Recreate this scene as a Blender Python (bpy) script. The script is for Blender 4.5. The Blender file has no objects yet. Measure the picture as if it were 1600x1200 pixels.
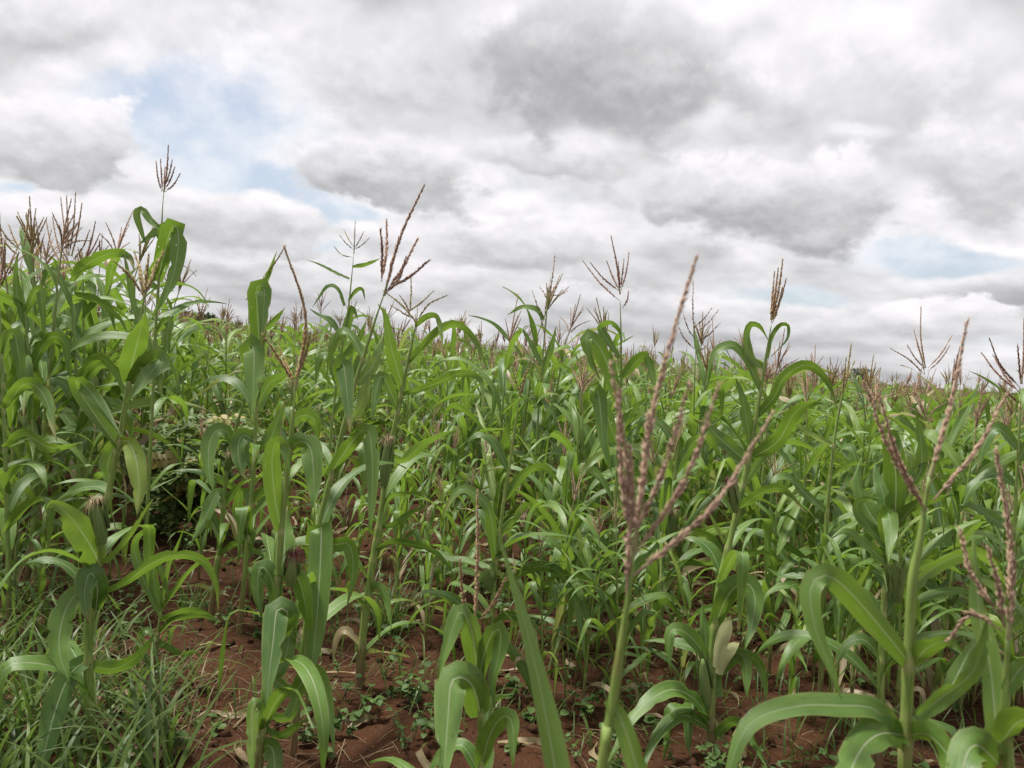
import bpy, math, random
import numpy as np
from mathutils import Vector, Matrix

random.seed(7)
rng = np.random.default_rng(11)
C = bpy.context.scene.collection
SC = bpy.context.scene

# ------------------------------------------------------------------ camera, sky, sun, exposure
EYE = 1.5
FPX = 1210.0                       # focal length in photo pixels (1600 wide)
PITCH, ROLL = math.radians(-2.1), math.radians(4.2)
fw = Vector((0, math.cos(PITCH), math.sin(PITCH)))
rt0 = Vector((1, 0, 0)); up0 = rt0.cross(fw)
rt = rt0 * math.cos(ROLL) + up0 * math.sin(ROLL)
up = up0 * math.cos(ROLL) - rt0 * math.sin(ROLL)
CAM = Vector((0, 0, EYE))
cam_d = bpy.data.cameras.new('camera')
cam = bpy.data.objects.new('camera', cam_d); C.objects.link(cam)
M = Matrix((rt, up, -fw)).transposed().to_4x4(); M.translation = CAM
cam.matrix_world = M
cam_d.sensor_width = 36.0
cam_d.lens = 36.0 * FPX / 1600.0
cam_d.clip_start = 0.05; cam_d.clip_end = 8000
cam_d.dof.use_dof = True; cam_d.dof.focus_distance = 4.6; cam_d.dof.aperture_fstop = 7.5
SC.camera = cam
FW, RT, UP, CA = (np.array(v) for v in (fw, rt, up, CAM))

def ray(px, py):
    return FW + RT * ((px - 800.0) / FPX) + UP * ((600.0 - py) / FPX)
def PX(px, py, D):
    return CA + ray(px, py) * D

vs = SC.view_settings
vs.view_transform = 'Standard'; vs.look = 'None'; vs.exposure = 2.15; vs.gamma = 1.0
vs.use_curve_mapping = False
cy = SC.cycles
cy.max_bounces = 7; cy.diffuse_bounces = 3; cy.glossy_bounces = 2; cy.transmission_bounces = 5
cy.caustics_reflective = False; cy.caustics_refractive = False

SKY_LEVEL = 0.244           # cloud brightness, paired with the exposure above
SUN_EL, SUN_AZ = math.radians(68), math.radians(-72)     # high, behind the clouds
world = bpy.data.worlds.new('World'); SC.world = world
world.use_nodes = True
world.cycles.sampling_method = 'MANUAL'; world.cycles.sample_map_resolution = 512

class NT:
    """tiny helper for writing node maths"""
    def __init__(self, tree): self.t = tree
    def new(self, typ, **kw):
        n = self.t.nodes.new(typ)
        for k, v in kw.items(): setattr(n, k, v)
        return n
    def put(self, sock, v):
        if isinstance(v, bpy.types.NodeSocket): self.t.links.new(v, sock)
        elif v is not None: sock.default_value = v
    def m(self, op, a, b=None, c=None, clamp=False):
        n = self.new('ShaderNodeMath', operation=op); n.use_clamp = clamp
        self.put(n.inputs[0], a)
        if b is not None: self.put(n.inputs[1], b)
        if c is not None: self.put(n.inputs[2], c)
        return n.outputs[0]
    def add(self, a, b): return self.m('ADD', a, b)
    def sub(self, a, b): return self.m('SUBTRACT', a, b)
    def mul(self, a, b): return self.m('MULTIPLY', a, b)
    def div(self, a, b): return self.m('DIVIDE', a, b)
    def sstep(self, x, a, b, lo=0.0, hi=1.0):
        n = self.new('ShaderNodeMapRange', interpolation_type='SMOOTHSTEP')
        self.put(n.inputs[0], x)
        for i, v in enumerate((a, b, lo, hi)): self.put(n.inputs[i + 1], v)
        return n.outputs[0]
    def lin(self, x, a, b, lo=0.0, hi=1.0):
        n = self.new('ShaderNodeMapRange'); self.put(n.inputs[0], x)
        for i, v in enumerate((a, b, lo, hi)): self.put(n.inputs[i + 1], v)
        return n.outputs[0]
    def xyz(self, x, y, z):
        n = self.new('ShaderNodeCombineXYZ')
        for s, v in zip(n.inputs, (x, y, z)): self.put(s, v)
        return n.outputs[0]
    def sep(self, v):
        n = self.new('ShaderNodeSeparateXYZ'); self.put(n.inputs[0], v); return n.outputs
    def noise(self, vec, scale, detail=4, rough=0.5, dist=0.0, dim='3D', out=0):
        n = self.new('ShaderNodeTexNoise', noise_dimensions=dim)
        if vec is not None: self.put(n.inputs['Vector'], vec)
        self.put(n.inputs['Scale'], scale); self.put(n.inputs['Detail'], detail)
        self.put(n.inputs['Roughness'], rough); self.put(n.inputs['Distortion'], dist)
        return n.outputs[out]
    def mix(self, f, a, b, blend='MIX'):
        n = self.new('ShaderNodeMix', data_type='RGBA', blend_type=blend)
        self.put(n.inputs[0], f)
        for s, v in ((n.inputs[6], a), (n.inputs[7], b)):
            if isinstance(v, (tuple, list)) and len(v) == 3: v = (*v, 1.0)
            self.put(s, v)
        return n.outputs[2]
    def link(self, a, b): self.t.links.new(a, b)

# gaps of blue and single cumulus clouds of the view, as directions: px, py, half width, half height ...
GAPS = [(290, 185, 230, 85, 0.62), (390, 285, 120, 30, 0.5), (1510, 408, 190, 30, 0.85), (1240, 466, 80, 16, 0.5),
        (545, 335, 70, 18, 0.5), (5, 290, 40, 14, 0.5), (1350, 205, 40, 9, 0.4), (490, 385, 60, 12, 0.4)]
CUMULUS = [(1490, 500, 170, 44, 0.67, 0.95, 0.28), (1000, 480, 240, 40, 0.61, 0.84, 0.4), (620, 440, 250, 50, 0.61, 0.88, 0.4),
           (330, 410, 190, 45, 0.63, 0.88, 0.4), (1260, 500, 220, 34, 0.63, 0.86, 0.4), (820, 385, 210, 55, 0.57, 0.93, 0.4), (50, 345, 140, 55, 0.63, 0.95, 0.25),
           (350, 345, 240, 60, 0.57, 0.93, 0.32), (1230, 315, 330, 100, 0.46, 0.95, 0.4), (600, 265, 210, 80, 0.49, 0.95, 0.34),
           (1540, 260, 190, 120, 0.53, 0.88, 0.6), (90, 215, 150, 85, 0.53, 0.95, 0.26), (890, 245, 170, 50, 0.59, 0.95, 0.4),
           (640, 130, 220, 110, 0.61, 0.86, 0.7), (940, 100, 330, 150, 0.41, 0.72, 0.55), (60, 30, 190, 75, 0.57, 0.86, 0.6),
           (1340, 100, 200, 80, 0.73, 0.95, 0.6)]

def build_sky():
    W = NT(world.node_tree); world.node_tree.nodes.clear()
    tc = W.new('ShaderNodeTexCoord')
    d = tc.outputs['Generated']
    dx, dy, dz = W.sep(d)
    zc = W.m('MAXIMUM', dz, 0.0)
    # flatten the cloud field towards the horizon
    def cv(dzv):
        return W.xyz(dx, dy, W.mul(W.m('LOGARITHM', W.add(dzv, 0.07), math.e), 0.62))
    v0 = cv(zc); v1 = cv(W.add(zc, W.add(W.mul(zc, 0.06), 0.008)))
    h0 = W.noise(v0, 3.0, 4, 0.5); h1 = W.noise(v1, 3.0, 4, 0.5)
    def pv(dzv):                                        # puffy detail, less flattened
        return W.xyz(dx, dy, W.mul(W.m('LOGARITHM', W.add(dzv, 0.22), math.e), 0.62))
    pn = W.new('ShaderNodeTexNoise'); W.put(pn.inputs['Vector'], pv(zc))
    pn.inputs['Scale'].default_value = 8.0; pn.inputs['Detail'].default_value = 8; pn.inputs['Roughness'].default_value = 0.56
    p0 = W.sub(pn.outputs[0], 0.5); q0, q1, q2 = W.sep(pn.outputs[1])
    p1 = W.sub(W.noise(pv(W.add(zc, 0.010)), 8.0, 4, 0.52), 0.5)
    bil = W.m('MULTIPLY_ADD', W.add(W.m('ABSOLUTE', W.sub(q1, 0.5)), W.m('ABSOLUTE', W.sub(q2, 0.5))), 1.0, -0.17)   # rounded bulges, sharp creases
    iy = W.div(1.0, W.m('MAXIMUM', dy, 0.05))
    az = W.m('MULTIPLY_ADD', q1, 0.10, W.m('MULTIPLY_ADD', dx, iy, -0.05))
    el = W.m('MULTIPLY_ADD', q2, 0.05, W.m('MULTIPLY_ADD', dz, iy, -0.025))
    front = W.sstep(dy, 0.05, 0.3)
    def local(bx, by, sx, sy):
        v = ray(bx, by); a0, e0 = v[0] / v[1], v[2] / v[1]
        ka, ke = FPX / sx, FPX / sy
        return W.m('MULTIPLY_ADD', az, ka, -a0 * ka), W.m('MULTIPLY_ADD', el, ke, -e0 * ke)
    tot = 0.0
    for (bx, by, sx, sy, wgt) in GAPS:
        qa, qe = local(bx, by, sx, sy)
        g = W.m('POWER', 1 / math.e, W.m('MULTIPLY_ADD', qa, qa, W.mul(qe, qe)))
        tot = W.m('MULTIPLY_ADD', g, -wgt, tot)
    th = W.m('MULTIPLY_ADD', W.sub(h0, 0.5), 1.15, W.m('MULTIPLY_ADD', tot, front, W.m('MULTIPLY_ADD', p0, 1.0, 0.42)))   # thickness
    cover = W.sstep(th, -0.05, 0.30)
    grey = W.sstep(th, 0.2, 0.95)
    low = W.sstep(dz, 0.02, 0.16, 0.70, 0.88)                # a little dimmer through the thick air near the horizon
    relief = W.m('MULTIPLY_ADD', W.sub(h0, h1), 1.7, W.mul(W.sub(p0, p1), 0.9))
    br = W.add(W.sub(low, W.mul(grey, 0.42)), relief)
    pb = W.m('MULTIPLY_ADD', p0, 1.1, W.mul(bil, 1.7)); rl = W.m('MULTIPLY_ADD', W.sub(p0, p1), 0.70, W.mul(bil, 0.42))
    for (bx, by, sx, sy, gr, wh, soft) in CUMULUS:
        qa, qe = local(bx, by, sx, sy)
        r = W.m('SQRT', W.m('MULTIPLY_ADD', qa, qa, W.mul(qe, qe)))
        f = W.m('MULTIPLY_ADD', pb, 1.0, W.sub(1.0, r))
        mk = W.mul(W.sstep(f, 0.0, soft), front)
        sh = W.add(W.sstep(W.m('MULTIPLY_ADD', p0, 1.6, qe), -0.75, 0.95, gr, wh), rl)
        br = W.m('MULTIPLY_ADD', mk, W.sub(sh, br), br)
        cover = W.m('MAXIMUM', cover, mk)
    br = W.m('SMOOTH_MIN', W.m('SMOOTH_MAX', br, 0.39, 0.1), 0.95, 0.12)
    tint = W.mix(W.sstep(br, 0.40, 0.95), (0.975, 0.978, 1.0), (1.0, 0.978, 0.998))
    ccol = W.new('ShaderNodeVectorMath', operation='SCALE'); W.put(ccol.inputs[0], tint); W.put(ccol.inputs[3], br)
    sky = W.new('ShaderNodeTexSky', sky_type='NISHITA')
    sky.sun_disc = False; sky.sun_elevation = SUN_EL; sky.sun_rotation = SUN_AZ
    sky.air_density = 1.0; sky.dust_density = 1.5; sky.ozone_density = 1.0
    sk = W.new('ShaderNodeVectorMath', operation='SCALE'); W.put(sk.inputs[0], sky.outputs[0]); sk.inputs[3].default_value = 0.12
    thin = W.mix(W.sstep(q1, 0.36, 0.64, 0.42, 0.95), sk.outputs[0], (0.82, 0.85, 0.90))            # veil of thin high cloud in the gaps
    col = W.mix(cover, thin, ccol.outputs[0])
    bg = W.new('ShaderNodeBackground'); W.put(bg.inputs[0], col); bg.inputs[1].default_value = SKY_LEVEL
    out = W.new('ShaderNodeOutputWorld'); W.link(bg.outputs[0], out.inputs[0])
build_sky()

sun_d = bpy.data.lights.new('sun', 'SUN'); sun = bpy.data.objects.new('sun', sun_d); C.objects.link(sun)
sun_d.energy = 1.5; sun_d.angle = math.radians(11); sun_d.color = (1.0, 0.965, 0.90)
_sd = Vector((math.sin(SUN_AZ) * math.cos(SUN_EL), math.cos(SUN_AZ) * math.cos(SUN_EL), math.sin(SUN_EL)))
sun.rotation_euler = (-_sd).to_track_quat('-Z', 'Y').to_euler()

# ------------------------------------------------------------------ helpers
def vnoise(x, y, seed=0):
    x = np.asarray(x, float); y = np.asarray(y, float)
    xi = np.floor(x).astype(np.int64); yi = np.floor(y).astype(np.int64)
    fx = x - xi; fy = y - yi
    fx = fx * fx * (3 - 2 * fx); fy = fy * fy * (3 - 2 * fy)
    def h(a, b):
        n = (a * 374761393 + b * 668265263 + seed * 974634) & 0x7fffffff
        n = ((n ^ (n >> 13)) * 1274126177) & 0x7fffffff
        return ((n ^ (n >> 16)) & 0xffff) / 65535.0
    a = h(xi, yi); b = h(xi + 1, yi); c = h(xi, yi + 1); e = h(xi + 1, yi + 1)
    return (a + (b - a) * fx) * (1 - fy) + (c + (e - c) * fx) * fy - 0.5

RA = math.radians(14)                     # direction of the furrows
def gz(x, y):
    """height of the field"""
    x = np.asarray(x, float); y = np.asarray(y, float)
    near = 1.0 / (1.0 + (np.hypot(x, y) / 22.0) ** 4)
    u = x * math.cos(RA) - y * math.sin(RA)
    z = -0.014 * np.clip(x, -400, 400)
    z = z + near * (0.035 * np.cos(2 * math.pi * u / 0.78) * (0.6 + vnoise(x * .8, y * .8, 3))
                    + 0.10 * vnoise(x * 0.7, y * 0.7, 1) + 0.05 * vnoise(x * 2.3, y * 2.3, 2)
                    + 0.032 * vnoise(x * 6.1, y * 6.1, 4) + 0.020 * vnoise(x * 13.3, y * 13.3, 5) + 0.010 * vnoise(x * 27, y * 27, 6))
    return z
def gzs(x, y): return float(gz(x, y))
def ghit(px, py):
    """where the line of sight through a photo pixel meets the field"""
    r = ray(px, py); D = 3.0
    for _ in range(25):
        p = CA + r * D
        D = (gzs(p[0], p[1]) - EYE) / r[2]
    p = CA + r * D
    return np.array((p[0], p[1], gzs(p[0], p[1]))), D

class Geo:
    """vertices, quads, triangles and one colour attribute (u, v, random, extra)"""
    def __init__(self): self.V = []; self.Q = []; self.T = []; self.A = []; self.QM = []; self.TM = []; self.n = 0
    def add(self, v, quads=None, tris=None, att=None, mat=0):
        v = np.asarray(v, float).reshape(-1, 3); k = len(v)
        self.V.append(v)
        self.A.append(np.asarray(att, float).reshape(-1, 4) if att is not None else np.zeros((k, 4)))
        if quads is not None and len(quads):
            q = np.asarray(quads, np.int64).reshape(-1, 4) + self.n; self.Q.append(q); self.QM.append(np.full(len(q), mat))
        if tris is not None and len(tris):
            t = np.asarray(tris, np.int64).reshape(-1, 3) + self.n; self.T.append(t); self.TM.append(np.full(len(t), mat))
        self.n += k
        return self
    def pack(self):
        V = np.concatenate(self.V); A = np.concatenate(self.A)
        Q = np.concatenate(self.Q) if self.Q else np.zeros((0, 4), np.int64)
        T = np.concatenate(self.T) if self.T else np.zeros((0, 3), np.int64)
        QM = np.concatenate(self.QM) if self.Q else np.zeros(0, np.int64)
        TM = np.concatenate(self.TM) if self.T else np.zeros(0, np.int64)
        return V, Q, T, A, QM, TM
    def merge(self, pk, R=None, t=None, dr=None, mat=None):
        V, Q, T, A, QM, TM = pk
        v = V if R is None else V @ R.T
        if t is not None: v = v + t
        a = A
        if dr is not None: a = A.copy(); a[:, 2] = np.mod(a[:, 2] + dr, 1.0)
        self.V.append(v); self.A.append(a)
        if len(Q): self.Q.append(Q + self.n); self.QM.append(QM if mat is None else np.full(len(Q), mat))
        if len(T): self.T.append(T + self.n); self.TM.append(TM if mat is None else np.full(len(T), mat))
        self.n += len(v)
    def mesh(self, name, mats, smooth=True, origin=None):
        V, Q, T, A, QM, TM = self.pack()
        if origin is not None: V = V - np.asarray(origin)
        me = bpy.data.meshes.new(name)
        me.vertices.add(len(V)); me.vertices.foreach_set('co', V.astype(np.float32).ravel())
        loops = np.concatenate([Q.ravel(), T.ravel()]).astype(np.int32)
        me.loops.add(len(loops)); me.loops.foreach_set('vertex_index', loops)
        st = np.concatenate([np.arange(len(Q)) * 4, len(Q) * 4 + np.arange(len(T)) * 3]).astype(np.int32)
        me.polygons.add(len(st)); me.polygons.foreach_set('loop_start', st)
        for m in mats: me.materials.append(m)
        me.polygons.foreach_set('material_index', np.concatenate([QM, TM]).astype(np.int32))
        at = me.attributes.new('att', 'FLOAT_COLOR', 'POINT'); at.data.foreach_set('color', A.astype(np.float32).ravel())
        me.update(calc_edges=True); me.validate()
        if smooth: me.shade_smooth()
        return me

def link(name, data, parent=None, loc=None):
    o = bpy.data.objects.new(name, data); C.objects.link(o)
    if parent is not None: o.parent = parent
    if loc is not None: o.location = loc
    return o
def tag(o, label=None, cat=None, group=None, kind=None):
    if label: o['label'] = label
    if cat: o['category'] = cat
    if group: o['group'] = group
    if kind: o['kind'] = kind
    return o
def copy_tree(o, parent=None):
    c = o.copy(); C.objects.link(c); c.parent = parent
    for ch in o.children: copy_tree(ch, c)
    return c
def rotz(a): c, s = math.cos(a), math.sin(a); return np.array(((c, -s, 0), (s, c, 0), (0, 0, 1.0)))
def rotax(ax, a): return np.array(Matrix.Rotation(a, 3, Vector(ax)))
def unit(v): v = np.asarray(v, float); return v / np.maximum(np.linalg.norm(v, axis=-1, keepdims=True), 1e-9)

def spline(P, n):
    """Catmull-Rom through the points, n+1 samples evenly spaced in arc length"""
    P = np.asarray(P, float)
    if len(P) == 2: P = np.array((P[0], (P[0] + P[1]) / 2, P[1]))
    Q = np.vstack((2 * P[0] - P[1], P, 2 * P[-1] - P[-2]))
    out = []
    for i in range(1, len(Q) - 2):
        t = np.linspace(0, 1, 13)[:-1, None]
        a, b, c, d = Q[i - 1], Q[i], Q[i + 1], Q[i + 2]
        out.append(0.5 * (2 * b + (c - a) * t + (2 * a - 5 * b + 4 * c - d) * t ** 2 + (-a + 3 * b - 3 * c + d) * t ** 3))
    out = np.vstack(out + [P[-1:]])
    s = np.concatenate(([0], np.cumsum(np.linalg.norm(np.diff(out, axis=0), axis=1))))
    k = np.linspace(0, s[-1], n + 1)
    return np.stack([np.interp(k, s, out[:, i]) for i in range(3)], 1), s[-1]

def tube(g, P, R, sides, att_rnd=0.0, mat=0, hgt=None, cap=True):
    """tapered tube along P with radius list R"""
    P = np.asarray(P, float); n = len(P); R = np.broadcast_to(np.asarray(R, float), (n,))
    T = unit(np.gradient(P, axis=0))
    ref = np.array((0.31, 0.85, 0.05)) if abs(T[0][1]) < 0.9 else np.array((1.0, 0.1, 0.0))
    A = unit(np.cross(T, ref)); B = np.cross(T, A)
    an = np.linspace(0, 2 * math.pi, sides, endpoint=False)
    v = P[:, None, :] + R[:, None, None] * (np.cos(an)[None, :, None] * A[:, None, :] + np.sin(an)[None, :, None] * B[:, None, :])
    att = np.zeros((n, sides, 4)); att[..., 0] = an / (2 * math.pi); att[..., 1] = np.linspace(0, 1, n)[:, None]
    att[..., 2] = att_rnd; att[..., 3] = (np.linspace(0, 1, n) if hgt is None else np.asarray(hgt))[:, None]
    i = np.arange(n - 1)[:, None] * sides; j = np.arange(sides)[None, :]; j2 = (j + 1) % sides
    q = np.stack([i + j, i + j2, i + sides + j2, i + sides + j], -1)
    tr = []
    if cap: tr = [(0, k + 1, k) for k in range(1, sides - 1)] + [((n - 1) * sides, (n - 1) * sides + k, (n - 1) * sides + k + 1) for k in range(1, sides - 1)]
    g.add(v, q, tr, att, mat)

def blade(g, P, S, W, rs, fold=0.35, ruffle=0.10, cols=5, rnd=0.5, bite=0.0, mat=0, base=0.55, extra=0.0, peak=0.35):
    """one strap leaf along the samples P with side vectors S: folded along the midrib, wavy at the edges"""
    n = len(P); t = np.linspace(0, 1, n)
    T = unit(np.gradient(P, axis=0)); S = unit(S - T * np.sum(S * T, 1)[:, None]); N = np.cross(T, S)
    if N[max(1, n // 5), 2] < 0: N = -N
    w = np.where(t < peak, base + (1 - base) * np.sin(np.clip(t / peak, 0, 1) * math.pi / 2),
                 np.clip(1 - (np.maximum(t - peak, 0) / (1.0 - peak)) ** 1.7, 0, 1) ** 0.95) * W / 2
    c = np.linspace(-1, 1, cols)
    f = fold * (1.0 - 0.65 * np.clip(t / 0.6, 0, 1))
    v = np.zeros((n, cols, 3)); att = np.zeros((n, cols, 4))
    k1, k2, p1, p2 = rs.uniform(9, 16), rs.uniform(9, 16), rs.uniform(0, 6.3), rs.uniform(0, 6.3)
    for i, cc in enumerate(c):
        a = abs(cc); ww = w * a
        if a > 0.9 and bite > 0:
            nt = rs.random(n); ww = ww * np.where(nt < bite, rs.uniform(0.45, 0.9, n), 1.0)
        k, p = (k1, p1) if cc < 0 else (k2, p2)
        rf = ruffle * W * a ** 2 * np.sin(k * t + p) * np.clip(t * 5, 0, 1) * np.clip((1 - t) * 3, 0, 1)
        x = np.cos(f) * ww * np.sign(cc); h = np.sin(f) * ww + rf - 0.10 * W * a * a * np.clip((t - 0.3) * 1.5, 0, 1)
        v[:, i] = P + S * x[:, None] + N * h[:, None]
        att[:, i, 0] = (cc + 1) / 2
    att[..., 1] = t[:, None]; att[..., 2] = rnd; att[..., 3] = extra
    i = np.arange(n - 1)[:, None] * cols; j = np.arange(cols - 1)[None, :]
    q = np.stack([i + j, i + j + 1, i + cols + j + 1, i + cols + j], -1)
    g.add(v, q, None, att, mat)

def leaf_path(base, az, e0, droop, L, n, rs, brk=None, dz=0.0, power=1.3):
    """arching path that leaves the stalk at elevation e0 and bends down; brk = where the blade snaps over"""
    t = np.linspace(0, 1, n + 1); e = e0 - droop * t ** power
    if brk: e = e - np.where(t > brk, 1.45, 0.0) * np.clip((t - brk) * 14, 0, 1)
    e = np.maximum(e, -1.5)
    a = az + dz * t + 0.15 * np.sin(t * 5 + rs.uniform(0, 6))
    d = np.stack([np.cos(e) * np.cos(a), np.cos(e) * np.sin(a), np.sin(e)], 1) * (L / n)
    P = np.vstack((base, base + np.cumsum((d[:-1] + d[1:]) / 2, axis=0)))
    S = np.stack([-np.sin(a), np.cos(a), 0 * a], 1)
    return P, S
def twist_sides(P, S, tw):
    T = unit(np.gradient(P, axis=0)); S = unit(S - T * np.sum(S * T, 1)[:, None]); B = np.cross(T, S)
    return S * np.cos(tw)[:, None] + B * np.sin(tw)[:, None]

OCT = np.array([(0, 0, 0), (1, 0, .42), (0, 1, .42), (-1, 0, .42), (0, -1, .42), (0, 0, 1.0)])
OCTT = np.array([(0, 2, 1), (0, 3, 2), (0, 4, 3), (0, 1, 4), (5, 1, 2), (5, 2, 3), (5, 3, 4), (5, 4, 1)])
def spikelets(g, P, rs, step, L, Wd, rnd, start=0.1, mat=0, rows=2, spread=0.42):
    """spikelets crowded along a tassel branch"""
    Ps, ln = spline(P, 40)
    m = max(3, int(ln * (1 - start) / step)); t = np.linspace(start, 0.995, m)
    for r in range(rows):
        tt = np.clip(t + rs.uniform(-1.2, 1.2, m) * step / ln, start, 1)
        X = np.stack([np.interp(tt, np.linspace(0, 1, 41), Ps[:, i]) for i in range(3)], 1)
        Tn = unit(np.stack([np.interp(tt, np.linspace(0, 1, 41), np.gradient(Ps, axis=0)[:, i]) for i in range(3)], 1))
        rad = unit(np.cross(Tn, rs.normal(size=(m, 3))))
        ax = unit(Tn + rad * rs.uniform(spread * 0.5, spread * 1.5, (m, 1)))
        b1 = unit(np.cross(ax, rs.normal(size=(m, 3)))); b2 = np.cross(ax, b1)
        Ls = L * rs.uniform(0.6, 1.35, m) * np.clip(1.3 - 0.7 * tt, 0.5, 1); Ws = Wd * rs.uniform(0.8, 1.2, m) * np.clip(1.35 - 0.75 * tt, 0.5, 1)
        v = X[:, None, :] + OCT[None, :, 0, None] * (b1 * Ws[:, None])[:, None] + OCT[None, :, 1, None] * (b2 * Ws[:, None])[:, None] + OCT[None, :, 2, None] * (ax * Ls[:, None])[:, None]
        att = np.zeros((m, 6, 4)); att[..., 1] = tt[:, None]; att[..., 2] = rnd; att[..., 3] = rs.random(m)[:, None]
        tr = OCTT[None] + (np.arange(m) * 6)[:, None, None]
        g.add(v, None, tr, att, mat)

def tassel_geo(g, paths, rs, rnd, lod=0, mat=0, thick=1.0):
    """paths: the central spike first, then its branches"""
    for k, P in enumerate(paths):
        main = k == 0
        Ps, ln = spline(P, 12 if lod < 2 else 3)
        if lod == 0:
            tube(g, Ps, (np.linspace(0.0022 if main else 0.0013, 0.0006, len(Ps)) + (0.0016 * np.exp(-np.linspace(0, 9, len(Ps))) if main else 0)) * thick, 5, rnd, mat, hgt=np.full(len(Ps), 0.2), cap=False)
            if main: g.A[-1][:, 2] = 0.03; g.A[-1][:, 3] = 0.5
            if thick < 1.3: spikelets(g, P, rs, 0.016, 0.008 * thick, 0.0010 * thick, 0.25, 0.2, mat, rows=1, spread=1.6)
            spikelets(g, P, rs, 0.0034, 0.0130 * thick, 0.00125 * thick, rnd, 0.08 if main else 0.10, mat, rows=6 if main else 4, spread=0.34)
        elif lod == 1:
            tube(g, Ps, np.linspace(0.0024, 0.0007, len(Ps)) * thick, 3, rnd, mat, hgt=np.full(len(Ps), 0.2), cap=False)
            spikelets(g, P, rs, 0.0075, 0.014 * thick, 0.0028 * thick, rnd, 0.12, mat, rows=2)
        else:
            r = np.array([0.25, 1, 0.85, 0.2]) * (0.0065 if main else 0.005) * thick
            tube(g, Ps, r[:len(Ps)], 3, rnd, mat, hgt=np.full(len(Ps), rs.random()), cap=False)

def tassel_paths(base, axis, rs, L=0.28, nb=9, spread=(0.25, 0.8), tilt=0.1, lod=0):
    axis = unit(axis); side = unit(np.cross(axis, rs.normal(size=3)))
    bend = side * rs.uniform(-tilt, tilt)
    paths = [[base, base + axis * L * 0.5 + bend * L * 0.2, base + axis * L + bend * L]]
    for i in range(nb):
        s = rs.uniform(0.0, 0.30) * L; b = base + axis * s + bend * s * .3
        rad = unit(np.cross(axis, rs.normal(size=3))); a = rs.uniform(*spread)
        l = L * rs.uniform(0.42, 0.68)
        d0 = unit(axis * math.cos(a) + rad * math.sin(a))
        d1 = unit(axis * math.cos(a * 1.15) + rad * math.sin(a * 1.15) + np.array((0, 0, -rs.uniform(0.0, 0.5) * a)))
        paths.append([b, b + d0 * l * 0.5, b + d0 * l * 0.5 + d1 * l * 0.5])
    return paths

def stalk_geo(g, P, r0, r1, nodes, rnd, sides=8, mat=0, rings=26):
    Ps, ln = spline(P, rings); t = np.linspace(0, 1, rings + 1)
    R = r0 + (r1 - r0) * t
    R = R * (1 + 0.25 * np.exp(-t * 30))
    sw = np.zeros(rings + 1)
    for nt in nodes:                                   # swollen collars with the sheath below
        sw = np.maximum(sw, 0.13 * np.exp(-((t - nt) / 0.009) ** 2) + 0.20 * np.where((t < nt) & (t > nt - 0.09), 1 - (nt - t) / 0.09, 0))
    R = R * (1 + sw)
    nm = np.zeros(rings + 1)
    for nt in nodes: nm = np.maximum(nm, np.exp(-((t - nt) * ln / 0.007) ** 2))
    R = R * np.clip((1.02 - t) / 0.10, 0.45, 1.0)       # slims into the tassel stem
    tube(g, Ps, R, sides, rnd, mat, hgt=t * ln)
    g.A[-1][:, 0] = np.repeat(nm, sides)
    return Ps

def ear_geo(base, axis, L, R, rs):
    """husk of overlapping leaves, returns (husk geometry, tip)"""
    g = Geo(); axis = unit(axis); s = unit(np.cross(axis, (0.2, 0.9, 0.1))); b = np.cross(axis, s)
    n = 10; t = np.linspace(0, 1, n); r = R * np.clip(np.sin(np.pi * (0.16 + 0.80 * t)) ** 0.75, 0.12, 1)
    sides = 10; an = np.linspace(0, 2 * np.pi, sides, endpoint=False)
    v = base + (t * L)[:, None, None] * axis + r[:, None, None] * (1 + 0.07 * np.cos(an * 5))[None, :, None] * (np.cos(an)[None, :, None] * s + np.sin(an)[None, :, None] * b)
    att = np.zeros((n, sides, 4)); att[..., 0] = an / 6.283; att[..., 1] = t[:, None]; att[..., 2] = rs.random(); att[..., 3] = 0.5
    i = np.arange(n - 1)[:, None] * sides; j = np.arange(sides)[None, :]; j2 = (j + 1) % sides
    g.add(v, np.stack([i + j, i + j2, i + sides + j2, i + sides + j], -1), [((n - 1) * sides, (n - 1) * sides + k, (n - 1) * sides + k + 1) for k in range(1, sides - 1)], att)
    for k in range(4):                                  # loose husk leaf tips
        a = rs.uniform(0, 6.28); rd = s * math.cos(a) + b * math.sin(a)
        P, _ = spline([base + axis * L * 0.35 + rd * R, base + axis * L * 0.8 + rd * R * 1.05, base + axis * L * 1.12 + rd * R * 1.2], 6)
        blade(g, P, np.tile(np.cross(axis, rd), (7, 1)), R * 1.7, rs, 0.4, 0.03, 3, rs.random(), base=0.9, extra=0.5)
    return g, base + axis * L * 0.95
def silk_geo(tip, axis, rs, n=46, L=0.06):
    g = Geo(); axis = unit(axis)
    for k in range(n):
        rd = unit(np.cross(axis, rs.normal(size=3))); l = L * rs.uniform(0.5, 1.2)
        p1 = tip + axis * l * rs.uniform(0.3, 0.6) + rd * l * rs.uniform(0.15, 0.4)
        p2 = p1 + rd * l * 0.3 + np.array((0, 0, -1)) * l * rs.uniform(0.3, 0.8)
        P, _ = spline([tip + rd * 0.004, p1, p2], 5)
        tube(g, P, np.linspace(0.0012, 0.0006, 6), 3, rs.random(), cap=False)
    return g

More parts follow.
